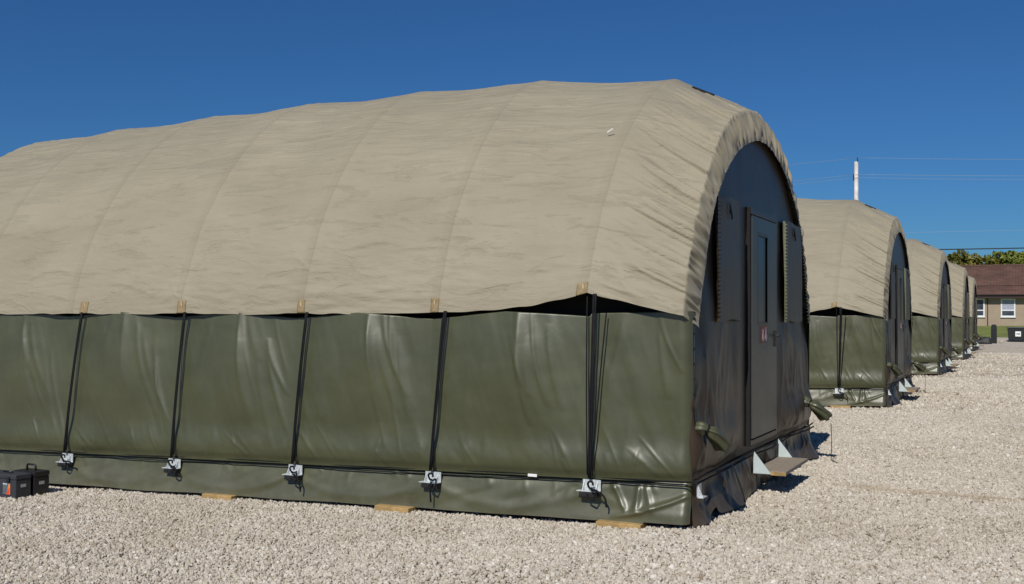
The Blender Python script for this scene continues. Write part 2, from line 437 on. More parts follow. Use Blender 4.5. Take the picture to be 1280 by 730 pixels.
def side_y(X, Z, seed=2):
    """outward offset of the side wall (towards -y), Z measured above the floor line"""
    t = (-E0 - X) / BAY
    f = t - np.floor(t)
    inner = (X < -E0) & (X > XA[-1])
    up = sstep(0.35, 1.45, Z)
    tri = np.where(f < 0.41, f / 0.41, (1 - f) / 0.59)
    tri = np.clip(tri, 0, 1); tri = np.where(f < 0.41, tri ** 1.7, tri ** 1.0)
    kb = np.clip(np.floor(t), 0, 6).astype(int); am = np.array([0.16, 0.155, 0.13, 0.15, 0.12, 0.14, 0.12])[kb]
    bul = np.where(inner, am * tri - 0.005, 0.02)
    edge = np.clip((X + E0) / E0, 0, 1)
    bul = np.where(X >= -E0, -0.018 + 0.05 * edge, bul)
    bul = np.where(X <= XA[-1], 0.0, bul)
    low = 0.030 * np.exp(-((Z - 0.47) / 0.13) ** 2) * sstep(0.345, 0.42, Z)
    o = bul * up + low + 0.012
    o += fbm(X * 1.7, Z * 1.3, seed, 3) * 0.016 * sstep(0.35, 0.6, Z)
    o += fbm(X * 4.5 + Z * 1.6, Z * 1.1, seed + 9, 3) * 0.012 * sstep(0.35, 0.6, Z)
    o += fbm(X * 10 + Z * 2.5, Z * 7.0, seed + 12, 3) * 0.005 * np.exp(-((Z - 0.48) / 0.12) ** 2)
    o -= (0.115 * np.clip((Z - 0.75) / 0.9, 0, 1) ** 1.5 * np.where(inner, 0.35 + 0.8 * tri, 0.4) - 0.03) * (1 - sstep(-0.5, -0.12, X))
    o += creases_wall(X, Z, seed + 100, 7)
    # general pull towards the top edge
    return o

def build_side(parent, far=False):
    nx, nz = 900, 120
    xs = np.linspace(0.0, -LEN, nx); v = np.linspace(0, 1, nz)
    X, V = np.meshgrid(xs, v, indexing='ij')
    t = (-E0 - X) / BAY; f = t - np.floor(t)
    mid = np.where((X < -E0) & (X > XA[-1]), 1 - np.abs(f - 0.5) * 2, 0.5)
    top = 1.60 + 0.05 * mid + np.where(X > -E0, 0.02 * (1 + X / E0), 0) - np.where((X < -E0), 0.028, 0) * sstep(-E0, -2.4, X) 
    zb = 0.345
    Z = zb + (top - zb) * V
    off = side_y(X, Z, 2 if not far else 71)
    # rounded corner at the ends
    cr = 0.085
    rc = np.clip((X + cr) / cr, 0, 1); rb = np.clip((-LEN + cr - X) / cr, 0, 1)
    inn = cr * (1 - np.sqrt(np.clip(1 - np.maximum(rc, rb) ** 2, 0, 1)))
    Y = -off + inn
    # the wall rolls inward at its top edge into the dark
    roll = np.clip((V - 0.992) / 0.008, 0, 1)
    Y = Y + roll * 0.30; Z2 = Z - roll * 0.05
    Zw = Z2 + GX * X * (1 - V)
    if far: Y = WID - Y
    G = np.stack([X, Y, Zw], 2)
    grid_mesh('side_wall', G, VINYL, parent, np.stack([X, Z], 2), flip=far)
    # added near-black sheet above the wall, standing in for the shaded inside
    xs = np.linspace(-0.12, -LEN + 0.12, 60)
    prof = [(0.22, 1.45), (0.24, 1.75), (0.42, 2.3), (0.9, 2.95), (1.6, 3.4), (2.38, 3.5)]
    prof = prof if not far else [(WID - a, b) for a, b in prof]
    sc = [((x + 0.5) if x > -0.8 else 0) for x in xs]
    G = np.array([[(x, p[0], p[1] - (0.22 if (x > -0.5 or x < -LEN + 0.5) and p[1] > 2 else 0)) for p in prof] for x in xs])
    grid_mesh('inner_shade_sheet', G, DARKIN, parent)
    # skirt below the rope
    ns = 36
    v = np.linspace(0, 1, ns)
    xs = np.linspace(0.0, -LEN, nx)
    X, V = np.meshgrid(xs, v, indexing='ij')     # V 0 top -> 1 bottom
    zt = 0.34
    r = np.random.default_rng(9 if not far else 19)
    bot = 0.035 + 0.012 * fbm(X * 1.3, X * 0, 12, 2)
    bot = np.where(X > -0.35, bot + 0.01, bot)
    Z = zt + (bot - zt) * V
    sw = fbm(X * 1.1, V * 0.6, 33, 2)
    off = 0.01 + 0.085 * V ** 0.8 + sw * 0.045 * V + fbm(X * 3.2 + V * 1.5, V * 1.4, 35, 2) * 0.020 * np.sin(np.pi * np.clip(V + .08, 0, 1))
    # swags: shallow catenary folds hanging between the anchors
    t = (-E0 - X) / BAY; f = t - np.floor(t)
    sag = V - (0.25 + 0.55 * (1 - (2 * f - 1) ** 2))
    off += 0.007 * np.exp(-(sag / 0.13) ** 2)
    # puckers below the rope
    for _ in range(50):
        x0 = r.uniform(-LEN, -0.05); w = r.uniform(0.015, 0.04); a = r.uniform(0.002, 0.006); L_ = r.uniform(0.2, 0.6); sl = r.uniform(-0.15, 0.15)
        off += np.where(V < L_, a * np.exp(-((X - x0 - sl * V) / w) ** 2) * np.sin(np.pi * V / L_), 0)
    # pocket-like folds close to the front corner
    for (x0, x1, a) in ((-0.62, -0.46, 0.020), (-0.40, -0.42, 0.022), (-0.36, -0.26, 0.014)):
        xc = x0 + (x1 - x0) * V
        off += a * np.exp(-((X - xc) / 0.022) ** 2) * sstep(0.02, 0.2, V) * (1 - sstep(0.6, 0.85, V))
    bow = V - (0.86 - 0.55 * np.clip((X + 0.62) / 0.6, 0, 1) ** 1.6)
    off += np.where((X > -0.66), 0.022 * np.exp(-(bow / 0.07) ** 2) * sstep(-0.66, -0.5, X), 0)
    rc = np.clip((X + 0.06) / 0.06, 0, 1); rb = np.clip((-LEN + 0.06 - X) / 0.06, 0, 1)
    inn = 0.06 * (1 - np.sqrt(np.clip(1 - np.maximum(rc, rb) ** 2, 0, 1)))
    Y = -off + inn
    if far: Y = WID - Y
    G = np.stack([X, Y, Z + GX * X], 2)
    grid_mesh('side_skirt', G, VINYL, parent, np.stack([X, Z + 5], 2), flip=not far)

def build_rope(parent, far=False):
    bm = bmesh.new()
    for dz, yy in ((0.358, -0.040), (0.322, -0.042)):
        pts = []
        for i in range(140):
            x = 0.012 - (LEN + 0.02) * i / 139
            sg = 0.004 * math.sin(x * 2.1 + dz * 30)
            y = yy + 0.004 * math.sin(x * 5)
            pts.append((x, (WID - y) if far else y, dz + GX * x + sg))
        tube(bm, pts, 0.0052, 6)
    from_bm('seam_rope', bm, ROPE, parent, True)

def ends_contour(y):
    """height of the end wall's hidden top edge, between rim and opening"""
    m = INC * 0.7 + OUTC * 0.3
    return np.interp(y, m[:, 0], m[:, 1], left=1.53, right=1.53)

def build_end(parent, back=False):
    ny, nz = 300, 200
    y = np.linspace(0.0, WID, ny); v = np.linspace(0, 1, nz)
    Yg, V = np.meshgrid(y, v, indexing='ij')
    zb = 0.36
    top = np.maximum(ends_contour(Yg), 1.53)
    Z = zb + (top - zb) * V
    off = fbm(Yg * 1.5, Z * 0.9, 77, 2) * 0.050 * (1 - sstep(1.5, 2.6, Z) * 0.75)
    off += fbm(Yg * 3.5 + Z * 1.6, Z * 1.6, 81, 3) * 0.012 * (1 - sstep(1.2, 2.2, Z) * 0.7)
    r = np.random.default_rng(14)
    for _ in range(46):
        x0 = r.uniform(0.05, WID - 0.05); z1 = r.uniform(0.6, 1.6); z0 = max(0.38, z1 - r.uniform(0.3, 1.1)); sl = r.uniform(-0.45, 0.45)
        a = r.uniform(0.005, 0.016); w = r.uniform(0.025, 0.07)
        t = np.clip((Z - z0) / (z1 - z0), 0, 1)
        off += np.where((Z > z0) & (Z < z1), a * np.exp(-((Yg - x0 - sl * (1 - t) ** 1.5) / w) ** 2) * np.sin(np.pi * t), 0)
    # lower part bags outward over the rope
    off += 0.05 * np.exp(-((Z - 0.58) / 0.18) ** 2) * sstep(0.36, 0.46, Z)
    # flat where the door is framed
    dmask = sstep(1.20, 1.80, Yg) * (1 - sstep(2.92, 3.40, Yg)) * (1 - sstep(2.6, 3.0, Z))
    off = off * (1 - dmask) - 0.012 * dmask
    off -= 0.015 * sstep(1.3, 2.2, Z) * (1 - dmask)
    ed = np.clip(np.minimum(Yg, WID - Yg) / 0.06, 0, 1)
    X = -0.015 + off - 0.085 * (1 - np.sqrt(1 - (1 - ed) ** 2 * 0.999))
    X = X - 0.01 * sstep(1.0, 1.6, Z) * (1 - dmask)
    X = X - 0.03 * sstep(0.5, 0.1, np.minimum(Yg, WID - Yg)) * sstep(1.2, 1.6, Z)
    if back: X = -LEN - X
    G = np.stack([X, Yg, Z + (GX * X if back else 0)], 2)
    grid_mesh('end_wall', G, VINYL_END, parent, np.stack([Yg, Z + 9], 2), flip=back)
    # skirt
    v = np.linspace(0, 1, 50)
    Yg, V = np.meshgrid(np.linspace(0.0, WID, 320), v, indexing='ij')
    bot = 0.02 + 0.015 * fbm(Yg * 2, Yg * 0, 90, 2) + 0.07 * np.exp(-((Yg - 0.42) / 0.09) ** 2)
    Z = 0.35 + (bot - 0.35) * V
    fl = 0.05 + 0.10 * np.exp(-((Yg - 1.0) / 0.35) ** 2) + 0.03 * np.exp(-((Yg - 0.15) / 0.15) ** 2) + 0.11 * np.exp(-((Yg - 4.55) / 0.22) ** 2) + 0.05 * np.exp(-((Yg - 3.5) / 0.3) ** 2)
    fl *= 1 - 0.85 * np.exp(-((Yg - 2.35) / 0.42) ** 4)
    off = fl * V ** 1.3 + fbm(Yg * 2.6, V * 0.9, 92, 3) * 0.045 * np.sin(np.pi * np.clip(V * 0.9, 0, 1)) + fbm(Yg * 5.5, V * .5, 94, 2) * 0.028 * V
    for _ in range(26):
        x0 = r.uniform(0.05, WID - 0.05); a = r.uniform(0.006, 0.022); w = r.uniform(0.02, 0.06); sl = r.uniform(-0.3, 0.3); L_ = r.uniform(0.4, 1.0)
        off += np.where(V < L_, a * np.exp(-((Yg - x0 - sl * V) / w) ** 2) * np.sin(np.pi * V / L_), 0)
    ed = np.clip(np.minimum(Yg, WID - Yg) / 0.05, 0, 1)
    X = 0.0 + off * (0.2 + 0.8 * ed)
    if back: X = -LEN - X
    G = np.stack([X, Yg, Z + (GX * X if back else 0)], 2)
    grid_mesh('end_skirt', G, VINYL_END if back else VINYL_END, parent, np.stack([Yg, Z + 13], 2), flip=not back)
    if not back:
        bm = bmesh.new()
        for zz in (0.375, 0.335):
            pts = [(0.030 + 0.012 * math.sin(yy * 3 + zz * 20), yy, zz + 0.006 * math.sin(yy * 4)) for yy in np.linspace(0.0, WID, 60) if True]
            tube(bm, pts, 0.008, 6)
        from_bm('seam_rope', bm, ROPE, parent, True)

def flap(parent, y0, y1, z0, z1, lace_left, seed):
    ny, nz = 40, 60
    Yg, Zg = np.meshgrid(np.linspace(y0, y1, ny), np.linspace(z0, z1, nz), indexing='ij')
    n = fbm(Yg * 4, Zg * 2.0, seed, 3) * 0.010
    X = 0.006 + n + 0.014 * (1 - (Zg - z0) / (z1 - z0))
    Zs = Zg + 0.01 * np.sin((Yg - y0) * 9 + seed)
    G = np.stack([X, Yg, Zs], 2)
    # thickness: front sheet + a rim going back to the wall
    front = G
    ring = np.concatenate([front[0, :, :], front[1:, -1, :], front[-1, ::-1, :][1:], front[::-1, 0, :][1:]])
    ringb = ring.copy(); ringb[:, 0] -= 0.022
    f = grid_mesh('window_flap', front, FLAPV, parent, np.stack([Yg, Zg + 21], 2))
    grid_mesh('flap_edge', np.stack([ring, ringb], 1), LACE if lace_left else VINYL_END, f)
    if lace_left == 'none': return
    bm = bmesh.new()
    zz = z0 + 0.03
    yy = y0 - 0.004
    tube(bm, [(0.004, yy - 0.003, z0 + 0.02), (0.004, yy - 0.003, z1 - 0.02)], 0.0030, 5)
    while zz < z1 - 0.02:
        tube(bm, [(0.002, yy - 0.002, zz), (0.018, yy - 0.006, zz + 0.008), (0.028, yy + 0.008, zz + 0.003)], 0.0040, 5)
        zz += 0.036
    from_bm('lacing', bm, PALECORD if lace_left else DARKIN, f, True)  # on the left flap, near-black stands in for the shadow gap beside it
    bm = bmesh.new()
    ym = y0 + (y1 - y0) * 0.42
    tube(bm, bez((0.024, ym, z1 - 0.05), (0.028, ym + 0.05, z1 - 0.10), (0.024, ym + 0.09, z1 - 0.18), 8), 0.007, 6)
    tube(bm, bez((0.024, ym, z1 - 0.05), (0.030, ym - 0.01, z1 - 0.12), (0.024, ym + 0.03, z1 - 0.14), 8), 0.006, 6)
    from_bm('tie_cord', bm, ROPE, f, True)

def sleeve(parent, path, rad, seed):
    """vinyl duct sock hanging from the end wall, open at its lower end"""
    n, m = 26, 30
    pts = bez(*path, n - 1)
    rows = []
    prev = None
    for i, p in enumerate(pts):
        d = (pts[min(i + 1, n - 1)] - pts[max(i - 1, 0)]).normalized()
        u = d.cross(Vector((0, 0, 1))).normalized(); w = d.cross(u)
        t = i / (n - 1)
        rr = rad * (1.0 + 0.25 * (1 - t) ** 2 - 0.45 * math.exp(-((t - 0.45) / 0.10) ** 2))
        rr = rr * (1.0 if t < 0.9 else 1.04)
        row = []
        for k in range(m):
            a = 2 * math.pi * k / (m - 1)
            q = rr * (1 + 0.13 * math.sin(5 * a + seed + t * 2) * (0.4 + t) + 0.06 * math.sin(11 * a + 3 * t))
            row.append(p + u * math.cos(a) * q * 1.05 + w * math.sin(a) * q * 0.78)
        rows.append([tuple(v) for v in row])
    # turn back inside to give the cloth a thickness
    for t in (0.93, 0.6, 0.3):
        c = pts[int(t * (n - 1))]
        last = rows[n - 1]; pe = pts[-1]
        rows.append([tuple(c + (Vector(v) - pe) * (0.9 if t > 0.9 else 0.55)) for v in last])
    G = np.array(rows)
    UV = np.stack(np.meshgrid(np.linspace(0, .6, m), np.linspace(0, .6, len(rows))), 2)
    s = grid_mesh('duct_sleeve', G, VINYL, parent, UV)
    c = pts[int(0.45 * (n - 1))]
    bm = bmesh.new()
    d = (pts[13] - pts[10]).normalized(); u = d.cross(Vector((0, 0, 1))).normalized(); w = d.cross(u)
    ring = [c + (u * math.cos(a) * 1.05 + w * math.sin(a) * 0.8) * rad * 0.72 for a in np.linspace(0, 2 * math.pi, 18)]
    tube(bm, ring, 0.007, 6)
    from_bm('tie_cord', bm, ROPE, s, True)
    return s

def build_tent():
    root = empty('arched_tent', (0, 0, 0), label='x', cat='tent', group='arched military tents standing in a row')
    G, xs = build_fly(root)
    build_side(root); build_side(root, True)
    build_rope(root)
    build_end(root); build_end(root, True)
    # eave positions of the hem
    hem = lambda x: G[int(np.argmin(np.abs(G[:, 0, 0] - x)))][0]
    # floor frame under the skirt
    bm = bmesh.new()
    for y0, y1 in ((0.03, 0.12), (WID - 0.12, WID - 0.03)):
        prism(bm, [(-0.03, 0.0), (-0.03, 0.10), (-LEN + 0.03, 0.10 - GX * LEN), (-LEN + 0.03, -GX * LEN)], 'y', y0, y1)
    from_bm('floor_frame', bm, [REDP], root)
    # straps, brackets, patches
    lean = [0.03, 0.08, 0.12, 0.14, 0.18, 0.16, 0.1]
    for k in range(NBAY + 1):
        bx0 = -E0 - k * BAY
        bx = bx0 + 0.035 + 0.011 * k
        zb = 0.33 + GX * bx
        tx = bx0 + lean[k] * 0.8 + [0.04, 0.095, 0.075, 0.075, 0.12, 0.10, 0.10][k]
        h = hem(tx)
        bm = bmesh.new()
        tops = [(tx + 0.012, h[1] - 0.01, h[2] + 0.01), (tx - 0.008, h[1] - 0.004, h[2] + 0.01)] 
        thin = [(tx - 0.055, h[1] + 0.06, h[2] + 0.03)] if k else [(tx - 0.075, h[1] + 0.03, h[2] + 0.03), (tx + 0.085, h[1] + 0.03, 1.62)]
        for j, tp in enumerate(tops):
            e = (bx + 0.006 - 0.014 * j, -0.105, zb + 0.03)
            mid = (0.5 * (tp[0] + e[0]) + 0.006, min(tp[1], e[1]) - 0.02, 0.5 * (tp[2] + e[2]))
            tube(bm, bez(tp, mid, e, 12), 0.0076, 7)
        for j, tp in enumerate(thin):
            e = (bx + (-0.02 if j == 0 and k == 0 else 0.022), -0.10, zb + 0.05)
            mid = (0.5 * (tp[0] + e[0]), -0.11, 0.5 * (tp[2] + e[2]))
            tube(bm, bez(tp, mid, e, 12), 0.0055, 6)
        from_bm('tie_strap', bm, ROPE, root, True)
        # galvanised anchor bracket
        bm = bmesh.new()
        box(bm, bx - 0.070, bx + 0.080, -0.068, -0.062, zb - 0.070, zb + 0.012, 0.001)
        box(bm, bx - 0.105, bx + 0.080, -0.120, -0.063, zb - 0.077, zb - 0.071, 0.001)
        prism(bm, [(-0.063, zb - 0.074), (-0.115, zb - 0.074), (-0.063, zb + 0.01)], 'x', bx - 0.060, bx - 0.055)
        prism(bm, [(-0.063, zb - 0.074), (-0.115, zb - 0.074), (-0.063, zb + 0.01)], 'x', bx + 0.050, bx + 0.055)
        br = from_bm('anchor_bracket', bm, STEEL, root)
        bm = bmesh.new()
        box(bm, bx - 0.085, bx + 0.080, -0.115, -0.070, zb - 0.118, zb - 0.083, 0.004)
        from_bm('anchor_bar', bm, BLACKM, br)
        bm = bmesh.new()
        r = random.Random(k * 3 + 1)
        # knot and loose tail
        kn = [(bx + 0.02 + 0.02 * math.cos(a), -0.135 + 0.008 * math.sin(2 * a), zb - 0.02 + 0.028 * math.sin(a)) for a in np.linspace(0, 5.5, 14)]
        tube(bm, kn, 0.0085, 6)
        x1 = bx + r.uniform(0.06, 0.14)
        lp = [(bx + 0.03, -0.138, zb - 0.05), (bx + 0.08, -0.15, zb - 0.03 - r.uniform(0, .03)), (x1, -0.15, zb - 0.08), (x1 - 0.02, -0.145, zb - 0.13), (x1 - 0.07, -0.14, zb - 0.11), (x1 - 0.08, -0.14, zb - 0.075)]
        tube(bm, sum([[Vector(a).lerp(Vector(b), t / 4) for t in range(4)] for a, b in zip(lp[:-1], lp[1:])], []), 0.0070, 6)
        e = [(0.15, -0.18), (0.02, -0.23), (0.11, -0.21), (0.10, -0.14), (0.15, -0.10), (0.05, -.16), (0.1, -.1)][k]
        tube(bm, bez((bx + 0.03, -0.14, zb - 0.06), (bx + e[0] * 1.1, -0.16, zb + e[1] * 0.3), (bx + e[0], -0.13, zb + e[1]), 8), 0.0075, 6)
        from_bm('rope_tail', bm, ROPE, br, True)
        # reinforcement patch on the hem
        px = bx0 + [-0.055, -0.045, -0.02, 0.01, 0.15, 0.02, 0.0][k]
        i0 = int(np.argmin(np.abs(xs - (px + 0.045)))); i1 = int(np.argmin(np.abs(xs - (px - 0.045))))
        sub = G[min(i0, i1):max(i0, i1) + 1, 0:11, :].copy()
        sub[..., 1] -= 0.004
        # a real few-millimetre thick patch
        pt = grid_mesh('reinforcement_patch', sub, PATCH, root)
        sm = pt.modifiers.new('thick', 'SOLIDIFY'); sm.thickness = 0.003; sm.offset = 0
        bm = bmesh.new()
        c = G[(i0 + i1) // 2][7]
        box(bm, c[0] - 0.004, c[0] + 0.004, c[1] - 0.012, c[1] - 0.004, c[2] - 0.02, c[2] + 0.02, 0.001)
        from_bm('stitch_bar', bm, simple('pale_thread', (0.6, 0.5, 0.3), 0.7) if k == 0 else bpy.data.materials['pale_thread'], pt)
    # vent slit on the front slope, just under the crown
    bm = bmesh.new()
    def surf(x, y):
        i = int(np.argmin(np.abs(xs - x))); j = int(np.argmin(np.abs(G[i][:, 1] - y) + (G[i][:, 2] < 2.6) * 9))
        return Vector(G[i][j])
    c0 = surf(-0.62, 2.10); c1 = surf(-0.42, 2.10)
    d0 = surf(-0.62, 2.145); d1 = surf(-0.42, 2.145)
    up = Vector((0.004, 0, 0.014))
    vs = [bm.verts.new(p + up) for p in (c0, c1, d1, d0)] + [bm.verts.new(p - up * 2) for p in (c0, c1, d1, d0)]
    for f in ((0, 1, 2, 3), (7, 6, 5, 4), (0, 4, 5, 1), (1, 5, 6, 2), (2, 6, 7, 3), (3, 7, 4, 0)):
        bm.faces.new([vs[i] for i in f])
    from_bm('roof_vent', bm, DARKIN, root)
    # door
    yd0, yd1, zd0, zd1 = 1.83, 2.88, 0.47, 2.53
    fr = bmesh.new()
    jb = bmesh.new(); box(jb, -0.06, 0.008, yd0 - 0.03, yd0 - 0.0005, zd0 - 0.05, zd1 + 0.06)
    for a in ((yd1, yd1 + 0.05, zd0 - 0.05, zd1 + 0.06), (yd0, yd1, zd1, zd1 + 0.06), (yd0, yd1, zd0 - 0.05, zd0)):
        box(fr, -0.06, 0.012, a[0], a[1], a[2], a[3], 0.004)
    fm = from_bm('door_frame', fr, VINYL_END, root)
    from_bm('hinge_jamb', jb, DARKIN, fm)  # left jamb blackened: shade of the door recess put into its colour
    bm = bmesh.new(); box(bm, -0.05, 0.008, yd0 + 0.001, yd0 + 0.029, zd0, zd1 - 0.014)
    from_bm('door_gap_shade', bm, DARKIN, fm)  # dark strip painted in for the shadow gap along the door
    bm = bmesh.new()
    wy0, wy1, wz0, wz1 = 2.09, 2.47, 1.54, 2.35
    for a in ((yd0 + 0.03, wy0, zd0 + 0.015, zd1 - 0.012), (wy1, yd1 - 0.01, zd0 + 0.015, zd1 - 0.012), (wy0, wy1, wz1, zd1 - 0.012), (wy0, wy1, zd0 + 0.015, wz0)):
        box(bm, -0.03, 0.018, a[0], a[1], a[2], a[3])
    bmesh.ops.remove_doubles(bm, verts=bm.verts, dist=0.0005)
    me = bpy.data.meshes.new('door'); bmesh.ops.recalc_face_normals(bm, faces=bm.faces); bm.to_mesh(me); bm.free()
    uvl = me.uv_layers.new(name='UVMap')
    for l in me.loops:
        c = me.vertices[l.vertex_index].co; uvl.data[l.index].uv = (c.y, c.z + 30)
    door = link('door', me, DOOR, root, False)
    bm = bmesh.new()
    for a in ((wy0 - 0.02, wy0, wz0 - 0.03, wz1 + 0.03), (wy1, wy1 + 0.02, wz0 - 0.03, wz1 + 0.03), (wy0, wy1, wz1, wz1 + 0.03), (wy0, wy1, wz0 - 0.03, wz0)):
        box(bm, 0.0, 0.0205, a[0], a[1], a[2], a[3], 0.003)
    from_bm('window_trim', bm, VINYL_END, door)
    bm = bmesh.new(); box(bm, -0.02, 0.006, wy0 - .001, wy1 + .001, wz0 - .001, wz1 + .001)
    from_bm('door_window', bm, GLASS, door)
    bm = bmesh.new(); box(bm, 0.0185, 0.023, 2.17, 2.47, 1.345, 1.505, 0.001)
    sg = from_bm('door_sign', bm, SIGNR, door)
    bm = bmesh.new()
    for yc in (2.265, 2.385):      # two pale upright marks, wider at the foot
        pr = [(yc - 0.022, 1.475), (yc + 0.022, 1.475), (yc + 0.026, 1.43), (yc + 0.042, 1.405), (yc + 0.040, 1.375), (yc + 0.012, 1.360), (yc - 0.020, 1.365), (yc - 0.040, 1.385), (yc - 0.036, 1.41), (yc - 0.018, 1.43)]
        prism(bm, pr, 'x', 0.0235, 0.0255)
    from_bm('sign_print', bm, SIGNP, sg)
    bm = bmesh.new(); box(bm, 0.0235, 0.0245, 2.33, 2.45, 1.478, 1.497)
    from_bm('sign_heading', bm, SIGNO, sg)
    bm = bmesh.new()
    box(bm, 0.018, 0.030, 2.77, 2.82, 1.30, 1.46, 0.004)
    tube(bm, [(0.03, 2.795, 1.41), (0.075, 2.795, 1.41), (0.078, 2.74, 1.405), (0.078, 2.70, 1.40)], 0.010, 8)
    from_bm('door_handle', bm, BLACKM, door, False)
    flap(root, 0.72, 1.42, 1.56, 2.60, False, 4)
    flap(root, 3.36, 4.18, 1.54, 2.59, True, 6)
    # end wall edge lacing along the far side of the opening
    bm = bmesh.new()
    for i in range(NU // 2, NU - 4, 5):
        p = INC[i]
        if p[1] < 2.75:
            tube(bm, [(0.0, p[0] - 0.01, p[1]), (0.02, p[0] + 0.004, p[1] + 0.008), (0.0, p[0] + 0.012, p[1] + 0.002)], 0.006, 5)
    from_bm('edge_lacing', bm, VINYL, root, True)
    bm = bmesh.new()
    tube(bm, [(0.004, 0.060, 0.60), (0.004, 0.060, 1.55)], 0.004, 5)
    for i in range(9):
        z = 0.65 + i * 0.115
        tube(bm, [(-0.03, 0.045, z), (0.004, 0.055, z + 0.012), (0.0, 0.085, z + 0.004)], 0.009, 5)
    from_bm('corner_lacing', bm, BLACKM, root, True)
    # duct sleeves
    sleeve(root, ((-0.02, 0.16, 0.72), (0.12, 0.05, 0.80), (0.17, 0.26, 0.60)), 0.062, 1)
    sl = sleeve(root, ((-0.02, 4.30, 0.64), (0.12, 4.12, 0.70), (0.25, 4.32, 0.49)), 0.072, 2)
    bm = bmesh.new()
    tube(bm, bez((0.30, 4.36, 0.42), (0.31, 4.37, 0.25), (0.30, 4.37, 0.02), 6), 0.004, 5)
    from_bm('hanging_cord', bm, ROPE, sl, True)
    bm = bmesh.new()
    tube(bm, bez((0.30, 4.37, 0.015), (0.34, 4.30, 0.015), (0.40, 4.15, 0.015), 6), 0.005, 5)
    from_bm('ground_cord', bm, ROPE, sl, True)
    # loose cord on the near half of the end skirt
    bm = bmesh.new()
    tube(bm, bez((0.05, 1.02, 0.36), (0.12, 1.02, 0.2), (0.17, 0.98, 0.06), 8), 0.006, 5)
    from_bm('hanging_cord', bm, ROPE, root, True)
    # corner anchor on the end
    bm = bmesh.new()
    box(bm, 0.035, 0.040, 0.02, 0.13, 0.235, 0.335, 0.001)
    box(bm, 0.040, 0.085, 0.02, 0.13, 0.229, 0.235, 0.001)
    prism(bm, [(0.04, 0.236), (0.082, 0.236), (0.04, 0.33)], 'y', 0.03, 0.034)
    from_bm('corner_bracket', bm, STEEL, root)
    # doorstep
    st = empty('door_step', (0, 0, 0)); st.parent = root
    for yy in (yd0, yd1 - 0.006):
        bm = bmesh.new(); prism(bm, [(0.035, 0.385), (0.035, 0.18), (0.195, 0.18)], 'y', yy, yy + 0.006)
        from_bm('side_bracket', bm, PAINTG, st)
    bm = bmesh.new(); box(bm, 0.03, 0.325, yd0 + 0.008, yd1 - 0.008, 0.178, 0.208, 0.003)
    from_bm('tread', bm, WOODTOP, st)
    bm = bmesh.new(); box(bm, 0.19, 0.327, yd0 - 0.004, yd0 + 0.006, 0.172, 0.204, 0.001)
    from_bm('tread_edge', bm, WOOD, st)
    return root

def children(o):
    return [c for c in bpy.data.objects if c.parent == o]

def copy_tree(o, parent=None, kids=None):
    c = o.copy(); COL.objects.link(c)
    if parent is not None: c.parent = parent
    for ch in kids.get(o.name, []):
        copy_tree(ch, c, kids)
    return c

tent = build_tent()
kids = {}
for o in bpy.data.objects:
    if o.parent is not None: kids.setdefault(o.parent.name, []).append(o)
TL = ['largest tan and olive arched tent in the foreground, door end nearest the camera',
      'second tan arched tent, just behind the foreground tent, in front of the white utility pole',
      'third arched tent in the row, partly hidden behind the second one',
      'fourth arched tent in the row, a narrow tan strip between the third and the last',
      'farthest and smallest arched tent of the row, next to the brown-roofed house']
tents = [tent]
for i in range(1, 5):
    c = copy_tree(tent, None, kids)
    c.rotation_euler = (0, 0, R([0, 0.35, -0.3, 0.4, 0.2][i]))
    c.location = (-0.22 if i == 4 else 0.0, SPACING * i, rise(SPACING * i))
    tents.append(c)
for t, l in zip(tents, TL): t['label'] = l
# the foreground tent alone has a white tag on the roof and one on the rope
fly_o = [o for o in kids[tent.name] if o.name.startswith('roof_cover')][0]
bm = bmesh.new()
M = Matrix.Translation((-0.965, 0.80, 3.195)) @ Matrix.Rotation(R(-30), 4, 'Y') @ Matrix.Rotation(R(42), 4, 'X')
box(bm, -0.030, 0.030, -0.007, 0.007, -0.003, 0.003, 0.001, M)
from_bm('loose_tag', bm, WHITE, tent)
bm = bmesh.new(); box(bm, -1.33, -1.25, -0.062, -0.054, 0.305, 0.328, 0.002)
from_bm('rope_label', bm, WHITE, tent)

# ------------------------------------------------------------------ timber pads
def pad(n, x, y, w, d, h, rz, label, ty=0):
    bm = bmesh.new(); box(bm, -w / 2, w / 2, -d / 2, d / 2, 0, h, 0.004)
    o = from_bm('timber_pad', bm, WOOD, None, cat='timber block', group='timber blocks under the tents', label=label)
    o.location = (x, y, gz(x, y) - 0.005); o.rotation_euler = (0, 0, rz)
    return o
pad(0, -4.45, -0.05, 0.34, 0.22, 0.048, 0.03, 'yellow timber block under the foreground tent skirt, leftmost of three')
pad(1, -2.55, -0.05, 0.34, 0.22, 0.048, -0.02, 'yellow timber block under the foreground tent skirt, between two others')
pad(2, -0.53, -0.045, 0.36, 0.22, 0.040, 0.01, 'yellow timber block nearest the front corner of the foreground tent')
pad(3, -0.75, SPACING - 0.05, 0.34, 0.22, 0.045, 0.0, 'small timber block under the near skirt of the second tent')

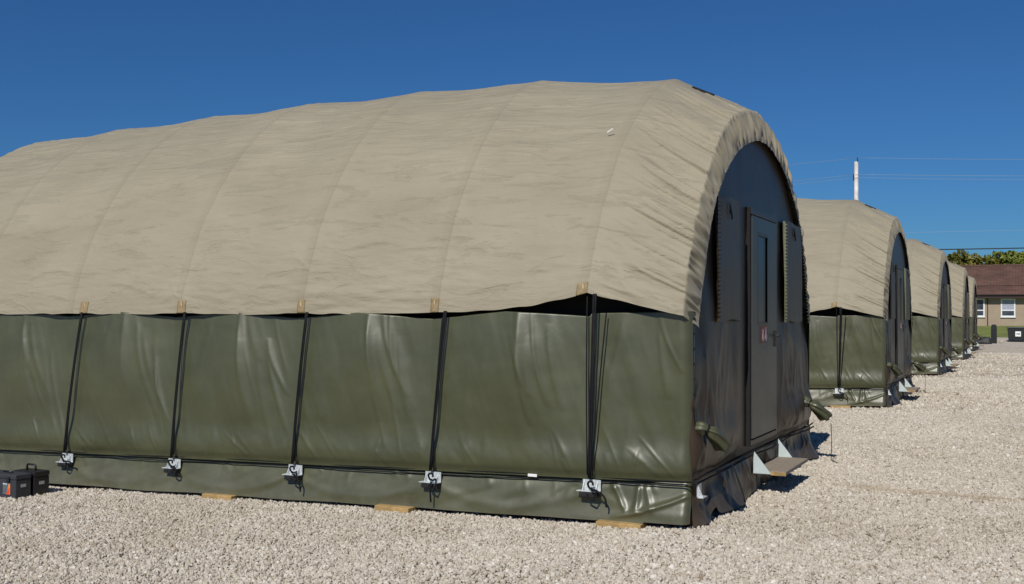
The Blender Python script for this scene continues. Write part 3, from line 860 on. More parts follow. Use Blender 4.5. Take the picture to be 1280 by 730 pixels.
# ------------------------------------------------------------------ tool cases at the left
CASEB = simple('black_case_plastic', (0.012, 0.012, 0.014), 0.42, noise=0.3, nscale=30)
CASEG = simple('slate_case_plastic', (0.035, 0.037, 0.045), 0.5, noise=0.2, nscale=30)
LBLUE = simple('slate_blue_print', (0.10, 0.13, 0.16), 0.5)
LRED = simple('orange_red_print', (0.75, 0.08, 0.02), 0.5)
LORG = simple('orange_print', (0.80, 0.25, 0.03), 0.5)
LGREY = simple('grey_print', (0.45, 0.45, 0.45), 0.5)
LPALE = simple('pale_print', (0.55, 0.60, 0.62), 0.5)
def case(loc, rz, w, d, h, label, mats, front_label):
    root = empty('tool_case', loc, rz, label=label, cat='tool case', group='black tool cases by the tent')
    bm = bmesh.new(); box(bm, -w, 0, 0, d, 0, h * 0.80, 0.008)
    body = from_bm('case_body', bm, mats, root)
    bm = bmesh.new(); box(bm, -w - 0.004, 0.004, -0.004, d + 0.004, h * 0.805, h, 0.010)
    from_bm('case_lid', bm, mats, root)
    bm = bmesh.new()
    bm.free()
    for dx in (-w * 0.22, -w * 0.78):
        bm = bmesh.new(); box(bm, dx - 0.02, dx + 0.02, -0.014, -0.002, h * 0.70, h * 0.90, 0.002)
        from_bm('latch', bm, CASEB, root)
    bm = bmesh.new()
    cx, cy = -w * 0.5, d / 2
    if front_label:
        for a in (-0.06, 0.06): box(bm, cx + a - 0.008, cx + a + 0.008, cy - 0.01, cy + 0.01, h - 0.002, h + 0.012, 0.003)
        tube(bm, [(cx - 0.06, cy, h + 0.010), (cx + 0.06, cy, h + 0.010)], 0.009, 8)
    else: tube(bm, [(cx - 0.06, cy, h - 0.01), (cx - 0.06, cy, h + 0.045), (cx - 0.05, cy, h + 0.055), (cx + 0.05, cy, h + 0.055), (cx + 0.06, cy, h + 0.045), (cx + 0.06, cy, h - 0.01)], 0.010, 8)
    from_bm('handle', bm, CASEB, root, True)
    bm = bmesh.new(); box(bm, 0.001, 0.003, d * 0.32, d * 0.66, h * 0.50, h * 0.62)
    from_bm('end_label', bm, LGREY, body)
    if front_label:
        bm = bmesh.new(); box(bm, -0.185, -0.075, -0.003, -0.001, h * 0.22, h * 0.66)
        lb = from_bm('front_label', bm, LBLUE, body)
        bm = bmesh.new(); prism(bm, [(-0.125, h * 0.23), (-0.077, h * 0.23), (-0.077, h * 0.65), (-0.100, h * 0.62)], 'y', -0.0045, -0.0035)
        from_bm('label_wedge', bm, LORG, lb)
        bm = bmesh.new(); prism(bm, [(-0.130, h * 0.225), (-0.085, h * 0.225), (-0.085, h * 0.50), (-0.112, h * 0.42)], 'y', -0.0065, -0.005)
        from_bm('label_wedge', bm, LRED, lb)
        bm = bmesh.new(); box(bm, -0.183, -0.120, -0.005, -0.0035, h * 0.60, h * 0.64)
        from_bm('label_heading', bm, LPALE, lb)
    return root
case((-6.34, -0.78, gz(-6.45) - 0.02), R(-3), 0.46, 0.165, 0.245, 'slate black tool case with an orange label at the left edge of the photograph', CASEG, True)
case((-6.32, -0.59, gz(-6.45) - 0.02), R(-1), 0.30, 0.175, 0.250, 'black tool case with raised handle, squeezed between the labelled case and the tent', CASEB, False)

# ------------------------------------------------------------------ ground
def pos(nt):
    g = N(nt, 'ShaderNodeNewGeometry'); return g.outputs['Position']

def mat_gravel():
    m, nt, b = newmat('crushed_limestone_gravel'); L = nt.links.new
    p = pos(nt)
    v = N(nt, 'ShaderNodeTexVoronoi', Scale=34.0, Randomness=1.0); L(p, v.inputs['Vector'])
    v2 = N(nt, 'ShaderNodeTexVoronoi', Scale=11.0, Randomness=1.0); L(p, v2.inputs['Vector'])
    bw = N(nt, 'ShaderNodeSeparateColor'); L(v.outputs['Color'], bw.inputs[0])
    r = ramp(nt, [(0.0, (0.34, 0.285, 0.22)), (0.25, (0.49, 0.435, 0.355)), (0.7, (0.57, 0.52, 0.44)), (1.0, (0.68, 0.63, 0.55))]); L(bw.outputs[0], r.inputs[0])
    # far away only the clumps read
    bw2 = N(nt, 'ShaderNodeSeparateColor'); L(v2.outputs['Color'], bw2.inputs[0])
    r3 = ramp(nt, [(0.0, (0.82, 0.82, 0.82)), (1.0, (1.08, 1.07, 1.06))]); L(bw2.outputs[0], r3.inputs[0])
    n = N(nt, 'ShaderNodeTexNoise', Scale=0.35, Detail=7.0, Roughness=0.6); L(p, n.inputs['Vector'])
    r2 = ramp(nt, [(0.30, (0.80, 0.765, 0.71)), (0.48, (0.95, 0.94, 0.92)), (0.7, (1.04, 1.035, 1.03))]); L(n.outputs['Fac'], r2.inputs[0])
    mx = N(nt, 'ShaderNodeMix', _data_type='RGBA', _blend_type='MULTIPLY'); mx.inputs['Factor'].default_value = 1.0
    L(r.outputs[0], mx.inputs['A']); L(r2.outputs[0], mx.inputs['B'])
    mx2 = N(nt, 'ShaderNodeMix', _data_type='RGBA', _blend_type='MULTIPLY'); mx2.inputs['Factor'].default_value = 1.0
    L(mx.outputs['Result'], mx2.inputs['A']); L(r3.outputs[0], mx2.inputs['B'])
    L(mx2.outputs['Result'], b.inputs['Base Color'])
    b.inputs['Roughness'].default_value = 0.95; b.inputs['Specular IOR Level'].default_value = 0.15
    iv = N(nt, 'ShaderNodeMath', _operation='SUBTRACT', i0=1.0); L(v.outputs['Distance'], iv.inputs[1])
    bp = N(nt, 'ShaderNodeBump', Strength=0.6, Distance=0.012); L(iv.outputs[0], bp.inputs['Height'])
    iv2 = N(nt, 'ShaderNodeMath', _operation='SUBTRACT', i0=1.0); L(v2.outputs['Distance'], iv2.inputs[1])
    bp2 = N(nt, 'ShaderNodeBump', Strength=0.5, Distance=0.02); L(iv2.outputs[0], bp2.inputs['Height']); L(bp.outputs[0], bp2.inputs['Normal'])
    L(bp2.outputs[0], b.inputs['Normal'])
    return m

def mat_stone():
    m, nt, b = newmat('limestone_chip'); L = nt.links.new
    oi = N(nt, 'ShaderNodeObjectInfo')
    p = pos(nt)
    r = ramp(nt, [(0.0, (0.24, 0.19, 0.145)), (0.035, (0.44, 0.385, 0.31)), (0.25, (0.52, 0.470, 0.395)), (0.6, (0.56, 0.515, 0.440)), (0.88, (0.61, 0.565, 0.49)), (1.0, (0.74, 0.70, 0.63))])
    L(oi.outputs['Random'], r.inputs[0])
    n = N(nt, 'ShaderNodeTexNoise', Scale=0.35, Detail=7.0, Roughness=0.6); L(p, n.inputs['Vector'])
    r2 = ramp(nt, [(0.30, (0.80, 0.765, 0.71)), (0.48, (0.95, 0.94, 0.92)), (0.7, (1.04, 1.035, 1.03))]); L(n.outputs['Fac'], r2.inputs[0])
    n3 = N(nt, 'ShaderNodeTexNoise', Scale=120.0, Detail=3.0); L(p, n3.inputs['Vector'])
    r3 = ramp(nt, [(0.3, (0.88, 0.88, 0.88)), (0.7, (1.04, 1.04, 1.04))]); L(n3.outputs['Fac'], r3.inputs[0])
    mx = N(nt, 'ShaderNodeMix', _data_type='RGBA', _blend_type='MULTIPLY'); mx.inputs['Factor'].default_value = 1.0
    L(r.outputs[0], mx.inputs['A']); L(r2.outputs[0], mx.inputs['B'])
    mx2 = N(nt, 'ShaderNodeMix', _data_type='RGBA', _blend_type='MULTIPLY'); mx2.inputs['Factor'].default_value = 1.0
    L(mx.outputs['Result'], mx2.inputs['A']); L(r3.outputs[0], mx2.inputs['B'])
    # faint brown tyre scuff running across the yard to the right of the door
    sx = N(nt, 'ShaderNodeSeparateXYZ'); L(p, sx.inputs[0])
    nn = N(nt, 'ShaderNodeTexNoise', Scale=3.0, Detail=4.0); L(p, nn.inputs['Vector'])
    ya = N(nt, 'ShaderNodeMath', _operation='MULTIPLY_ADD', i1=0.08, i2=-2.69); L(sx.outputs[0], ya.inputs[0])
    yb = N(nt, 'ShaderNodeMath', _operation='ADD'); L(ya.outputs[0], yb.inputs[0]); L(sx.outputs[1], yb.inputs[1])
    yc = N(nt, 'ShaderNodeMath', _operation='MULTIPLY_ADD', i1=0.55); L(nn.outputs['Fac'], yc.inputs[0]); L(yb.outputs[0], yc.inputs[2])
    yd = N(nt, 'ShaderNodeMath', _operation='SUBTRACT', i1=0.275); L(yc.outputs[0], yd.inputs[0])
    ye = N(nt, 'ShaderNodeMath', _operation='ABSOLUTE'); L(yd.outputs[0], ye.inputs[0])
    yr = N(nt, 'ShaderNodeMapRange'); yr.inputs['From Min'].default_value = 0.16; yr.inputs['From Max'].default_value = 0.03; L(ye.outputs[0], yr.inputs['Value'])
    xr = N(nt, 'ShaderNodeMapRange'); xr.inputs['From Min'].default_value = 0.5; xr.inputs['From Max'].default_value = 0.9; L(sx.outputs[0], xr.inputs['Value'])
    yx = N(nt, 'ShaderNodeMath', _operation='MULTIPLY'); L(yr.outputs[0], yx.inputs[0]); L(xr.outputs[0], yx.inputs[1])
    yz = N(nt, 'ShaderNodeMath', _operation='MULTIPLY', i1=0.5); L(yx.outputs[0], yz.inputs[0])
    mx3 = N(nt, 'ShaderNodeMix', _data_type='RGBA', _blend_type='MULTIPLY'); L(yz.outputs[0], mx3.inputs['Factor'])
    L(mx2.outputs['Result'], mx3.inputs['A']); mx3.inputs['B'].default_value = (0.62, 0.50, 0.36, 1)
    L(mx3.outputs['Result'], b.inputs['Base Color'])
    b.inputs['Roughness'].default_value = 0.9; b.inputs['Specular IOR Level'].default_value = 0.2
    return m
GRAVEL = mat_gravel(); STONE = mat_stone()
DIRT = simple('packed_gravel_base', (0.36, 0.31, 0.25), 0.95, noise=0.2)

def nonlin(a, b, n, c, p=2.2):
    t = np.linspace(-1, 1, n); s = np.sign(t) * np.abs(t) ** p
    return np.where(s < 0, c + s * (c - a), c + s * (b - c))
xs = np.unique(np.r_[np.linspace(-600, -20, 16), np.linspace(-18, 18, 49), np.linspace(22, 500, 14)])
ys = np.unique(np.r_[np.linspace(-60, -14, 8), np.linspace(-12, 100, 90), np.linspace(110, 900, 14)])
Xg, Yg = np.meshgrid(xs, ys, indexing='ij')
Zg = np.vectorize(gz)(Xg, Yg) - 0.012
grid_mesh('ground', np.stack([Xg, Yg, Zg], 2), GRAVEL, None, kind='structure')

# loose stones on the part of the yard the camera sees
def stones():
    fw = np.array([-0.4386, 0.8987]); rt = np.array([0.8987, 0.4386])
    P = []
    def band(d0, d1, dens, sz, lat=0.55):
        n = int((d1 - d0) * (d1 + d0) * lat * dens)
        d = np.sqrt(RNG.uniform(d0 * d0, d1 * d1, n)); u = RNG.uniform(-lat, lat, n)
        xy = np.array([CAM.x, CAM.y]) + d[:, None] * fw + (u * d)[:, None] * rt
        k = ~((xy[:, 0] < -0.04) & (xy[:, 1] > 0.02) & (xy[:, 1] < WID - 0.02))
        k &= ~((xy[:, 0] < -1.2) & (xy[:, 1] > WID))
        for j in range(1, 5):
            k &= ~((xy[:, 0] < 0) & (xy[:, 1] > j * SPACING) & (xy[:, 1] < j * SPACING + WID))
        xy = xy[k]; s = np.clip(RNG.lognormal(-0.07, 0.36, len(xy)), 0.45, 2.1) * sz
        P.append(np.c_[xy, s])
    band(4.0, 12, 2800, 0.0098, 0.78)
    band(12, 18, 1500, 0.0122, 0.65)
    band(18, 28, 330, 0.0185)
    band(28, 48, 60, 0.022)
    P = np.vstack(P)
    z = GX * np.clip(P[:, 0], -13, 0) + RNG.uniform(-0.0085, 0.0, len(P)) + 0.010 * fbm(P[:, 0] * 1.7, P[:, 1] * 1.7, 5, 3) 
    me = bpy.data.meshes.new('gravel_stones')
    me.vertices.add(len(P)); me.vertices.foreach_set('co', np.c_[P[:, :2], z].astype(np.float32).ravel())
    a = me.attributes.new('siz', 'FLOAT', 'POINT'); a.data.foreach_set('value', P[:, 2].astype(np.float32))
    a = me.attributes.new('rot', 'FLOAT_VECTOR', 'POINT'); a.data.foreach_set('vector', RNG.uniform(0, 6.28, (len(P), 3)).astype(np.float32).ravel())
    o = bpy.data.objects.new('loose_gravel', me); COL.objects.link(o)
    props(o, 'pale beige crushed stone covering the whole yard around the tents', 'gravel', None, 'stuff')
    me.materials.append(STONE)
    ng = bpy.data.node_groups.new('scatter_stones', 'GeometryNodeTree')
    ng.interface.new_socket('Geometry', in_out='INPUT', socket_type='NodeSocketGeometry')
    ng.interface.new_socket('Geometry', in_out='OUTPUT', socket_type='NodeSocketGeometry')
    gi = ng.nodes.new('NodeGroupInput'); go = ng.nodes.new('NodeGroupOutput'); L = ng.links.new
    g2i = ng.nodes.new('GeometryNodeGeometryToInstance')
    for k in range(5):
        ico = ng.nodes.new('GeometryNodeMeshIcoSphere'); ico.inputs['Radius'].default_value = 1.0; ico.inputs['Subdivisions'].default_value = 2
        sp = ng.nodes.new('GeometryNodeSetPosition')
        no = ng.nodes.new('ShaderNodeTexNoise'); no.inputs['Scale'].default_value = 1.1; no.inputs['Detail'].default_value = 1.0
        no.noise_dimensions = '4D'; no.inputs['W'].default_value = k * 3.7
        vm = ng.nodes.new('ShaderNodeVectorMath'); vm.operation = 'SUBTRACT'; vm.inputs[1].default_value = (0.5, 0.5, 0.5)
        vs = ng.nodes.new('ShaderNodeVectorMath'); vs.operation = 'SCALE'; vs.inputs['Scale'].default_value = 1.9
        L(no.outputs['Color'], vm.inputs[0]); L(vm.outputs[0], vs.inputs[0]); L(vs.outputs[0], sp.inputs['Offset'])
        L(ico.outputs['Mesh'], sp.inputs['Geometry'])
        tr = ng.nodes.new('GeometryNodeTransform'); tr.inputs['Scale'].default_value = (1.0, 0.8 + 0.05 * k, 0.62 + 0.04 * k)
        sm = ng.nodes.new('GeometryNodeSetMaterial'); sm.inputs['Material'].default_value = STONE
        L(sp.outputs[0], tr.inputs[0]); L(tr.outputs[0], sm.inputs[0]); L(sm.outputs[0], g2i.inputs[0])
    iop = ng.nodes.new('GeometryNodeInstanceOnPoints'); iop.inputs['Pick Instance'].default_value = True
    na = ng.nodes.new('GeometryNodeInputNamedAttribute'); na.data_type = 'FLOAT'; na.inputs['Name'].default_value = 'siz'
    nb = ng.nodes.new('GeometryNodeInputNamedAttribute'); nb.data_type = 'FLOAT_VECTOR'; nb.inputs['Name'].default_value = 'rot'
    mp = ng.nodes.new('GeometryNodeMeshToPoints')
    L(gi.outputs[0], mp.inputs[0]); L(mp.outputs[0], iop.inputs['Points']); L(g2i.outputs[0], iop.inputs['Instance'])
    L(na.outputs['Attribute'], iop.inputs['Scale']); L(nb.outputs['Attribute'], iop.inputs['Rotation'])
    L(iop.outputs[0], go.inputs[0])
    md = o.modifiers.new('scatter', 'NODES'); md.node_group = ng
stones()

# ------------------------------------------------------------------ lawn by the house
GRASS = simple('mown_grass', (0.17, 0.20, 0.04), 0.9, noise=0.35, nscale=1.2)
xs = np.linspace(-70, 90, 60); ys = np.linspace(73, 125, 34)
Xg, Yg = np.meshgrid(xs, ys, indexing='ij')
Zg = np.vectorize(gz)(Xg, Yg) + 0.03 + 0.04 * vnoise(Xg * .7, Yg * .7, 4)
grid_mesh('lawn', np.stack([Xg, Yg, Zg], 2), GRASS, None, kind='structure')

# ------------------------------------------------------------------ house
def mat_shingle():
    m, nt, b = newmat('brown_asphalt_shingles'); L = nt.links.new
    tc = N(nt, 'ShaderNodeTexCoord')
    br = N(nt, 'ShaderNodeTexBrick', Scale=1.0); br.inputs['Color1'].default_value = (0.100, 0.050, 0.036, 1); br.inputs['Color2'].default_value = (0.150, 0.082, 0.060, 1)
    br.inputs['Mortar'].default_value = (0.05, 0.024, 0.02, 1); br.inputs['Mortar Size'].default_value = 0.02; br.inputs['Brick Width'].default_value = 0.5; br.inputs['Row Height'].default_value = 0.18
    L(tc.outputs['Object'], br.inputs['Vector'])
    n = N(nt, 'ShaderNodeTexNoise', Scale=0.8, Detail=6.0); L(tc.outputs['Object'], n.inputs['Vector'])
    r = ramp(nt, [(0.3, (0.75, 0.75, 0.75)), (0.7, (1.15, 1.12, 1.1))]); L(n.outputs['Fac'], r.inputs[0])
    mx = N(nt, 'ShaderNodeMix', _data_type='RGBA', _blend_type='MULTIPLY'); mx.inputs['Factor'].default_value = 1.0
    L(br.outputs['Color'], mx.inputs['A']); L(r.outputs[0], mx.inputs['B']); L(mx.outputs['Result'], b.inputs['Base Color'])
    b.inputs['Roughness'].default_value = 0.9
    return m
STUCCO = simple('beige_stucco', (0.34, 0.27, 0.20), 0.9, noise=0.08, nscale=1.5, bump=0.3)
SHINGLE = mat_shingle()
FASCIA = simple('dark_brown_fascia', (0.028, 0.016, 0.014), 0.7)
FRAMEW = simple('white_window_frame', (0.75, 0.76, 0.77), 0.5, noise=0.03)
PANE = simple('window_glass', (0.055, 0.065, 0.085), 0.08, noise=0.5, nscale=2.0)
CURT = simple('net_curtain', (0.34, 0.37, 0.45), 0.8, noise=0.25, nscale=6.0)
hy = 95.0; hx0 = -26.0; hx1 = 22.0; hb = gz(0, hy)
hroot = empty('bungalow', (0, hy, hb), label='low beige house with a brown shingle roof and white windows behind the row of tents', cat='house')
bm = bmesh.new(); box(bm, hx0, hx1, 0, 9.5, -0.3, 2.75)
from_bm('wall', bm, STUCCO, hroot)
# gable-ended roof slab with overhang
bm = bmesh.new()
ez, rz_ = 2.66, 5.45
prism(bm, [(-0.55, ez), (-0.55, ez + 0.13), (4.75, rz_ + 0.13), (10.05, ez + 0.13), (10.05, ez), (4.75, rz_)], 'x', hx0 - 0.4, hx1 + 0.4)
roof = from_bm('roof', bm, SHINGLE, hroot)
bm = bmesh.new(); box(bm, hx0 - 0.42, hx1 + 0.42, -0.60, -0.553, ez - 0.24, ez + 0.10)
box(bm, hx0 - 0.42, hx1 + 0.42, -0.552, -0.003, ez - 0.06, ez - 0.03)
from_bm('fascia', bm, FASCIA, hroot)
bm = bmesh.new()
tube(bm, [(hx0 - 0.4, -0.66, ez + 0.05), (hx1 + 0.4, -0.66, ez + 0.05)], 0.06, 8)
from_bm('gutter', bm, FASCIA, roof, True)
bm = bmesh.new(); prism(bm, [(4.45, rz_ + 0.02), (4.75, rz_ + 0.165), (5.05, rz_ + 0.02), (4.75, rz_ + 0.10)], 'x', hx0 - 0.42, hx1 + 0.42)
from_bm('ridge_cap', bm, SHINGLE, roof)
bm = bmesh.new(); box(bm, -1.25, -1.17, -0.09, -0.004, 0.0, ez - 0.1, 0.01)
from_bm('downpipe', bm, FASCIA, hroot)
bm = bmesh.new(); box(bm, 2.0, 2.55, -0.2, 0.5, 3.05, 3.2, 0.02)
from_bm('roof_vent', bm, FRAMEW, roof)
for i, wx in enumerate((-21.0, -16.8, -12.6, -7.9, -2.60, -0.15, 5.0, 10.0, 15.0)):
    w, h, z0 = 1.16, 1.60, 0.80
    wn = empty('window', (wx, 0, 0)); wn.parent = hroot
    bm = bmesh.new()
    for a in ((0, 0.11, z0, z0 + h), (w - 0.11, w, z0, z0 + h), (0.11, w - 0.11, z0, z0 + 0.11), (0.11, w - 0.11, z0 + h - 0.11, z0 + h), (0.11, w - 0.11, z0 + 0.52, z0 + 0.61)):
        box(bm, a[0], a[1], -0.07, -0.003, a[2], a[3], 0.005)
    from_bm('frame', bm, FRAMEW, wn)
    bm = bmesh.new(); box(bm, 0.10, w - 0.10, -0.035, -0.002, z0 + 0.05, z0 + 0.56)
    from_bm('pane', bm, PANE, wn)
    bm = bmesh.new(); box(bm, 0.10, w - 0.10, -0.035, -0.002, z0 + 0.56, z0 + h - 0.05)
    from_bm('pane', bm, CURT if i == 5 else PANE, wn)
    bm = bmesh.new(); box(bm, -0.05, w + 0.05, -0.12, -0.003, z0 - 0.07, z0 - 0.003, 0.005)
    from_bm('sill', bm, FRAMEW, wn)

# ------------------------------------------------------------------ things at the far end of the yard
BIN = simple('black_painted_bin', (0.010, 0.013, 0.013), 0.45, noise=0.3, nscale=5)
br_ = empty('waste_container', (0.95, 67.0, gz(0, 67.0)), label='low black waste container with a small white sign at the right edge', cat='container')
bm = bmesh.new()
prism(bm, [(0.0, 0.08), (2.6, 0.08), (2.72, 0.86), (-0.06, 0.86)], 'y', 0.0, 1.3)
body = from_bm('container_body', bm, BIN, br_)
bm = bmesh.new(); box(bm, -0.10, 2.78, -0.05, 1.35, 0.862, 0.93, 0.01)
from_bm('container_lid', bm, simple('grey_lid_plastic', (0.06, 0.065, 0.065), 0.5), br_)
bm = bmesh.new()
for dx in (0.25, 2.25): box(bm, dx, dx + 0.16, 0.1, 1.2, 0.0, 0.078)
from_bm('skid', bm, BIN, br_)
bm = bmesh.new(); box(bm, 0.40, 0.72, -0.030, -0.012, 0.34, 0.66)
sg = from_bm('container_sign', bm, WHITE, body)
bm = bmesh.new(); prism(bm, [(0.45, 0.47), (0.60, 0.47), (0.60, 0.42), (0.68, 0.50), (0.60, 0.58), (0.60, 0.53), (0.45, 0.53)], 'y', -0.036, -0.032)
from_bm('sign_arrow', bm, simple('green_sign_print', (0.03, 0.20, 0.10), 0.5), sg)
# dark post
bm = bmesh.new()
prism(bm, [(-0.17, 0), (0.17, 0), (0.16, 1.05), (0.11, 1.17), (-0.11, 1.17), (-0.16, 1.05)], 'y', -0.16, 0.16)
po = from_bm('bollard', bm, BIN, None, label='short thick black post standing between the last tent and the waste container', cat='bollard')
po.location = (0.20, 64.0, gz(0, 64) - 0.02)
# sloping dark bag lying at the post
bm = bmesh.new()
bmesh.ops.create_icosphere(bm, subdivisions=3, radius=1.0)
for v in bm.verts:
    n_ = 1 + 0.18 * math.sin(v.co.x * 5 + v.co.y * 3) + 0.1 * math.sin(v.co.z * 9 + v.co.x * 4)
    v.co = Vector((v.co.x * 0.62, v.co.y * 0.35, max(v.co.z, -0.45) * 0.22 * (1.25 + v.co.x * 0.75))) * n_
bg = from_bm('tarp_bundle', bm, simple('dark_tarp', (0.02, 0.022, 0.025), 0.6, bump=0.4), None, True, label='dark crumpled bundle sloping down to the left of the black post', cat='tarp')
bg.location = (-0.45, 62.5, gz(0, 62.5) + 0.08)
for i, (x, y, r_, lb) in enumerate(((0.62, 64.5, 0.13, 'pale rock lying between the black post and the container'), (-0.95, 58.0, 0.16, 'pale grey rock beside the last tent corner'))):
    bm = bmesh.new(); bmesh.ops.create_icosphere(bm, subdivisions=2, radius=r_)
    for v in bm.verts: v.co *= 1 + 0.2 * math.sin(v.co.x * 30 + i) * math.cos(v.co.y * 25)
    o = from_bm('rock', bm, simple('pale_rock', (0.42, 0.38, 0.32), 0.9), None, False, label=lb, cat='rock')
    o.location = (x, y, gz(0, y) + r_ * 0.5)

# ------------------------------------------------------------------ trees behind the house
def mat_leaf(name, c1, c2, c3):
    m, nt, b = newmat(name); L = nt.links.new
    p = pos(nt)
    g = N(nt, 'ShaderNodeNewGeometry')
    r = ramp(nt, [(0.0, c1), (0.5, c2), (1.0, c3)]); L(g.outputs['Random Per Island'], r.inputs[0])
    n = N(nt, 'ShaderNodeTexNoise', Scale=0.5, Detail=3.0); L(p, n.inputs['Vector'])
    r2 = ramp(nt, [(0.35, (0.8, 0.84, 0.8)), (0.7, (1.25, 1.15, 1.0))]); L(n.outputs['Fac'], r2.inputs[0])
    mx = N(nt, 'ShaderNodeMix', _data_type='RGBA', _blend_type='MULTIPLY'); mx.inputs['Factor'].default_value = 1.0
    L(r.outputs[0], mx.inputs['A']); L(r2.outputs[0], mx.inputs['B']); L(mx.outputs['Result'], b.inputs['Base Color'])
    b.inputs['Roughness'].default_value = 0.6
    return m
LEAFA = mat_leaf('olive_leaves', (0.10, 0.13, 0.014), (0.145, 0.175, 0.02), (0.19, 0.20, 0.028))
LEAFB = mat_leaf('autumn_tinged_leaves', (0.110, 0.110, 0.014), (0.145, 0.145, 0.018), (0.18, 0.16, 0.024))
BARK = simple('grey_brown_bark', (0.10, 0.075, 0.055), 0.95, noise=0.3, nscale=4, bump=0.5, bscale=15)
def tree(x, y, h, rad, mat, label, seed, squash=0.55):
    r = np.random.default_rng(seed)
    base = gz(x, y)
    root = empty('deciduous_tree', (x, y, base), label=label, cat='tree', group='trees behind the house')
    bm = bmesh.new()
    tube(bm, [(0, 0, -0.2), (0.05, 0, h * 0.25), (-0.05, 0.1, h * 0.5), (0.1, 0, h * 0.75)], [0.28, 0.22, 0.15, 0.05], 10)
    for k in range(7):
        a = k * 2.4; z0 = h * (0.28 + 0.06 * k)
        tube(bm, bez((0, 0, z0), (rad * .35 * math.cos(a), rad * .35 * math.sin(a), z0 + h * .10), (rad * .75 * math.cos(a), rad * .75 * math.sin(a), z0 + h * .2), 5), [0.12, 0.1, 0.085, 0.07, 0.045, 0.02], 7)
    from_bm('trunk', bm, BARK, root, True)
    nc = 80
    C = []
    for _ in range(nc):
        a = r.uniform(0, 6.283); q = r.uniform(0, 1) ** 0.5
        zz = r.uniform(0.22, 1.0)
        lim = math.sqrt(max(0.05, 1 - ((zz - 0.55) / 0.50) ** 2))
        C.append((q * lim * rad * math.cos(a), q * lim * rad * math.sin(a), h * zz * (1 - 0.03 * r.random()), r.uniform(0.5, 1.0) * rad * 0.30))
    C = np.array(C)
    n = 9500
    ci = r.integers(0, nc, n)
    d = r.normal(0, 1, (n, 3)); d /= np.linalg.norm(d, axis=1)[:, None]
    pc = C[ci, :3] + d * (C[ci, 3] * r.uniform(0.55, 1.08, n))[:, None] * np.array([1, 1, 0.75])
    u = r.normal(0, 1, (n, 3)); u /= np.linalg.norm(u, axis=1)[:, None]
    w = np.cross(u, r.normal(0, 1, (n, 3))); w /= np.linalg.norm(w, axis=1)[:, None]
    sz = r.uniform(0.12, 0.26, n)[:, None]
    V = np.stack([pc - u * sz, pc + w * sz * 0.6, pc + u * sz, pc - w * sz * 0.6], 1).reshape(-1, 3)
    me = bpy.data.meshes.new('crown')
    me.vertices.add(len(V)); me.vertices.foreach_set('co', V.astype(np.float32).ravel())
    F = np.arange(4 * n, dtype=np.int32)
    me.loops.add(4 * n); me.loops.foreach_set('vertex_index', F)
    me.polygons.add(n); me.polygons.foreach_set('loop_start', np.arange(0, 4 * n, 4, dtype=np.int32)); me.polygons.foreach_set('loop_total', np.full(n, 4, dtype=np.int32))
    me.update()
    link('crown', me, mat, root, False)
    return root
TREES = [(-9.2, 112, 6.2, 2.9, LEAFA, 'small dark green tree at the left end of the trees over the brown roof'),
         (-6.2, 114, 7.1, 3.3, LEAFB, 'yellowish olive tree second from the left above the brown roof'),
         (-3.2, 112, 7.4, 3.4, LEAFB, 'olive brown tree in the middle of the trees above the roof'),
         (-0.2, 114, 7.3, 3.4, LEAFA, 'green tree right of the middle of the trees above the roof'),
         (2.9, 112, 7.2, 3.4, LEAFA, 'tall green tree at the right edge of the photograph above the roof'),
         (6.4, 113, 7.8, 3.4, LEAFB, 'olive tree standing beyond the right edge of the roofline'),
         (-13.5, 115, 7.0, 2.6, LEAFA, 'low green tree hidden mostly behind the far tents')]
for i, t in enumerate(TREES): tree(*t[:5], t[5], 200 + i)

# ------------------------------------------------------------------ utility poles and wires
POLEW = simple('weathered_white_pole', (0.60, 0.56, 0.52), 0.8, noise=0.2, nscale=3, bump=0.2)
WIRE = simple('aluminium_wire', (0.30, 0.33, 0.36), 0.5, 0.3, noise=0.1)
DKWIRE = simple('black_cable', (0.010, 0.014, 0.018), 0.6)
INSU = simple('dark_insulator', (0.03, 0.02, 0.02), 0.3)
def pole(x, y, h, label, trans=True):
    root = empty('utility_pole', (x, y, gz(x, y)), label=label, cat='utility pole', group='utility poles of the power line')
    bm = bmesh.new(); tube(bm, [(0, 0, -0.3), (0, 0, h * 0.5), (0, 0, h)], [0.17, 0.145, 0.115], 14)
    from_bm('shaft', bm, POLEW, root, True)
    bm = bmesh.new()
    tube(bm, [(0.08, -0.05, h - 0.02), (0.08, -0.05, h + 0.26)], [0.035, 0.03], 8)
    from_bm('insulator', bm, INSU, root, True)
    bm = bmesh.new()
    box(bm, -0.19, -0.125, -0.06, 0.06, h - 1.15, h - 0.75, 0.01)
    from_bm('bracket', bm, INSU, root)
    return root
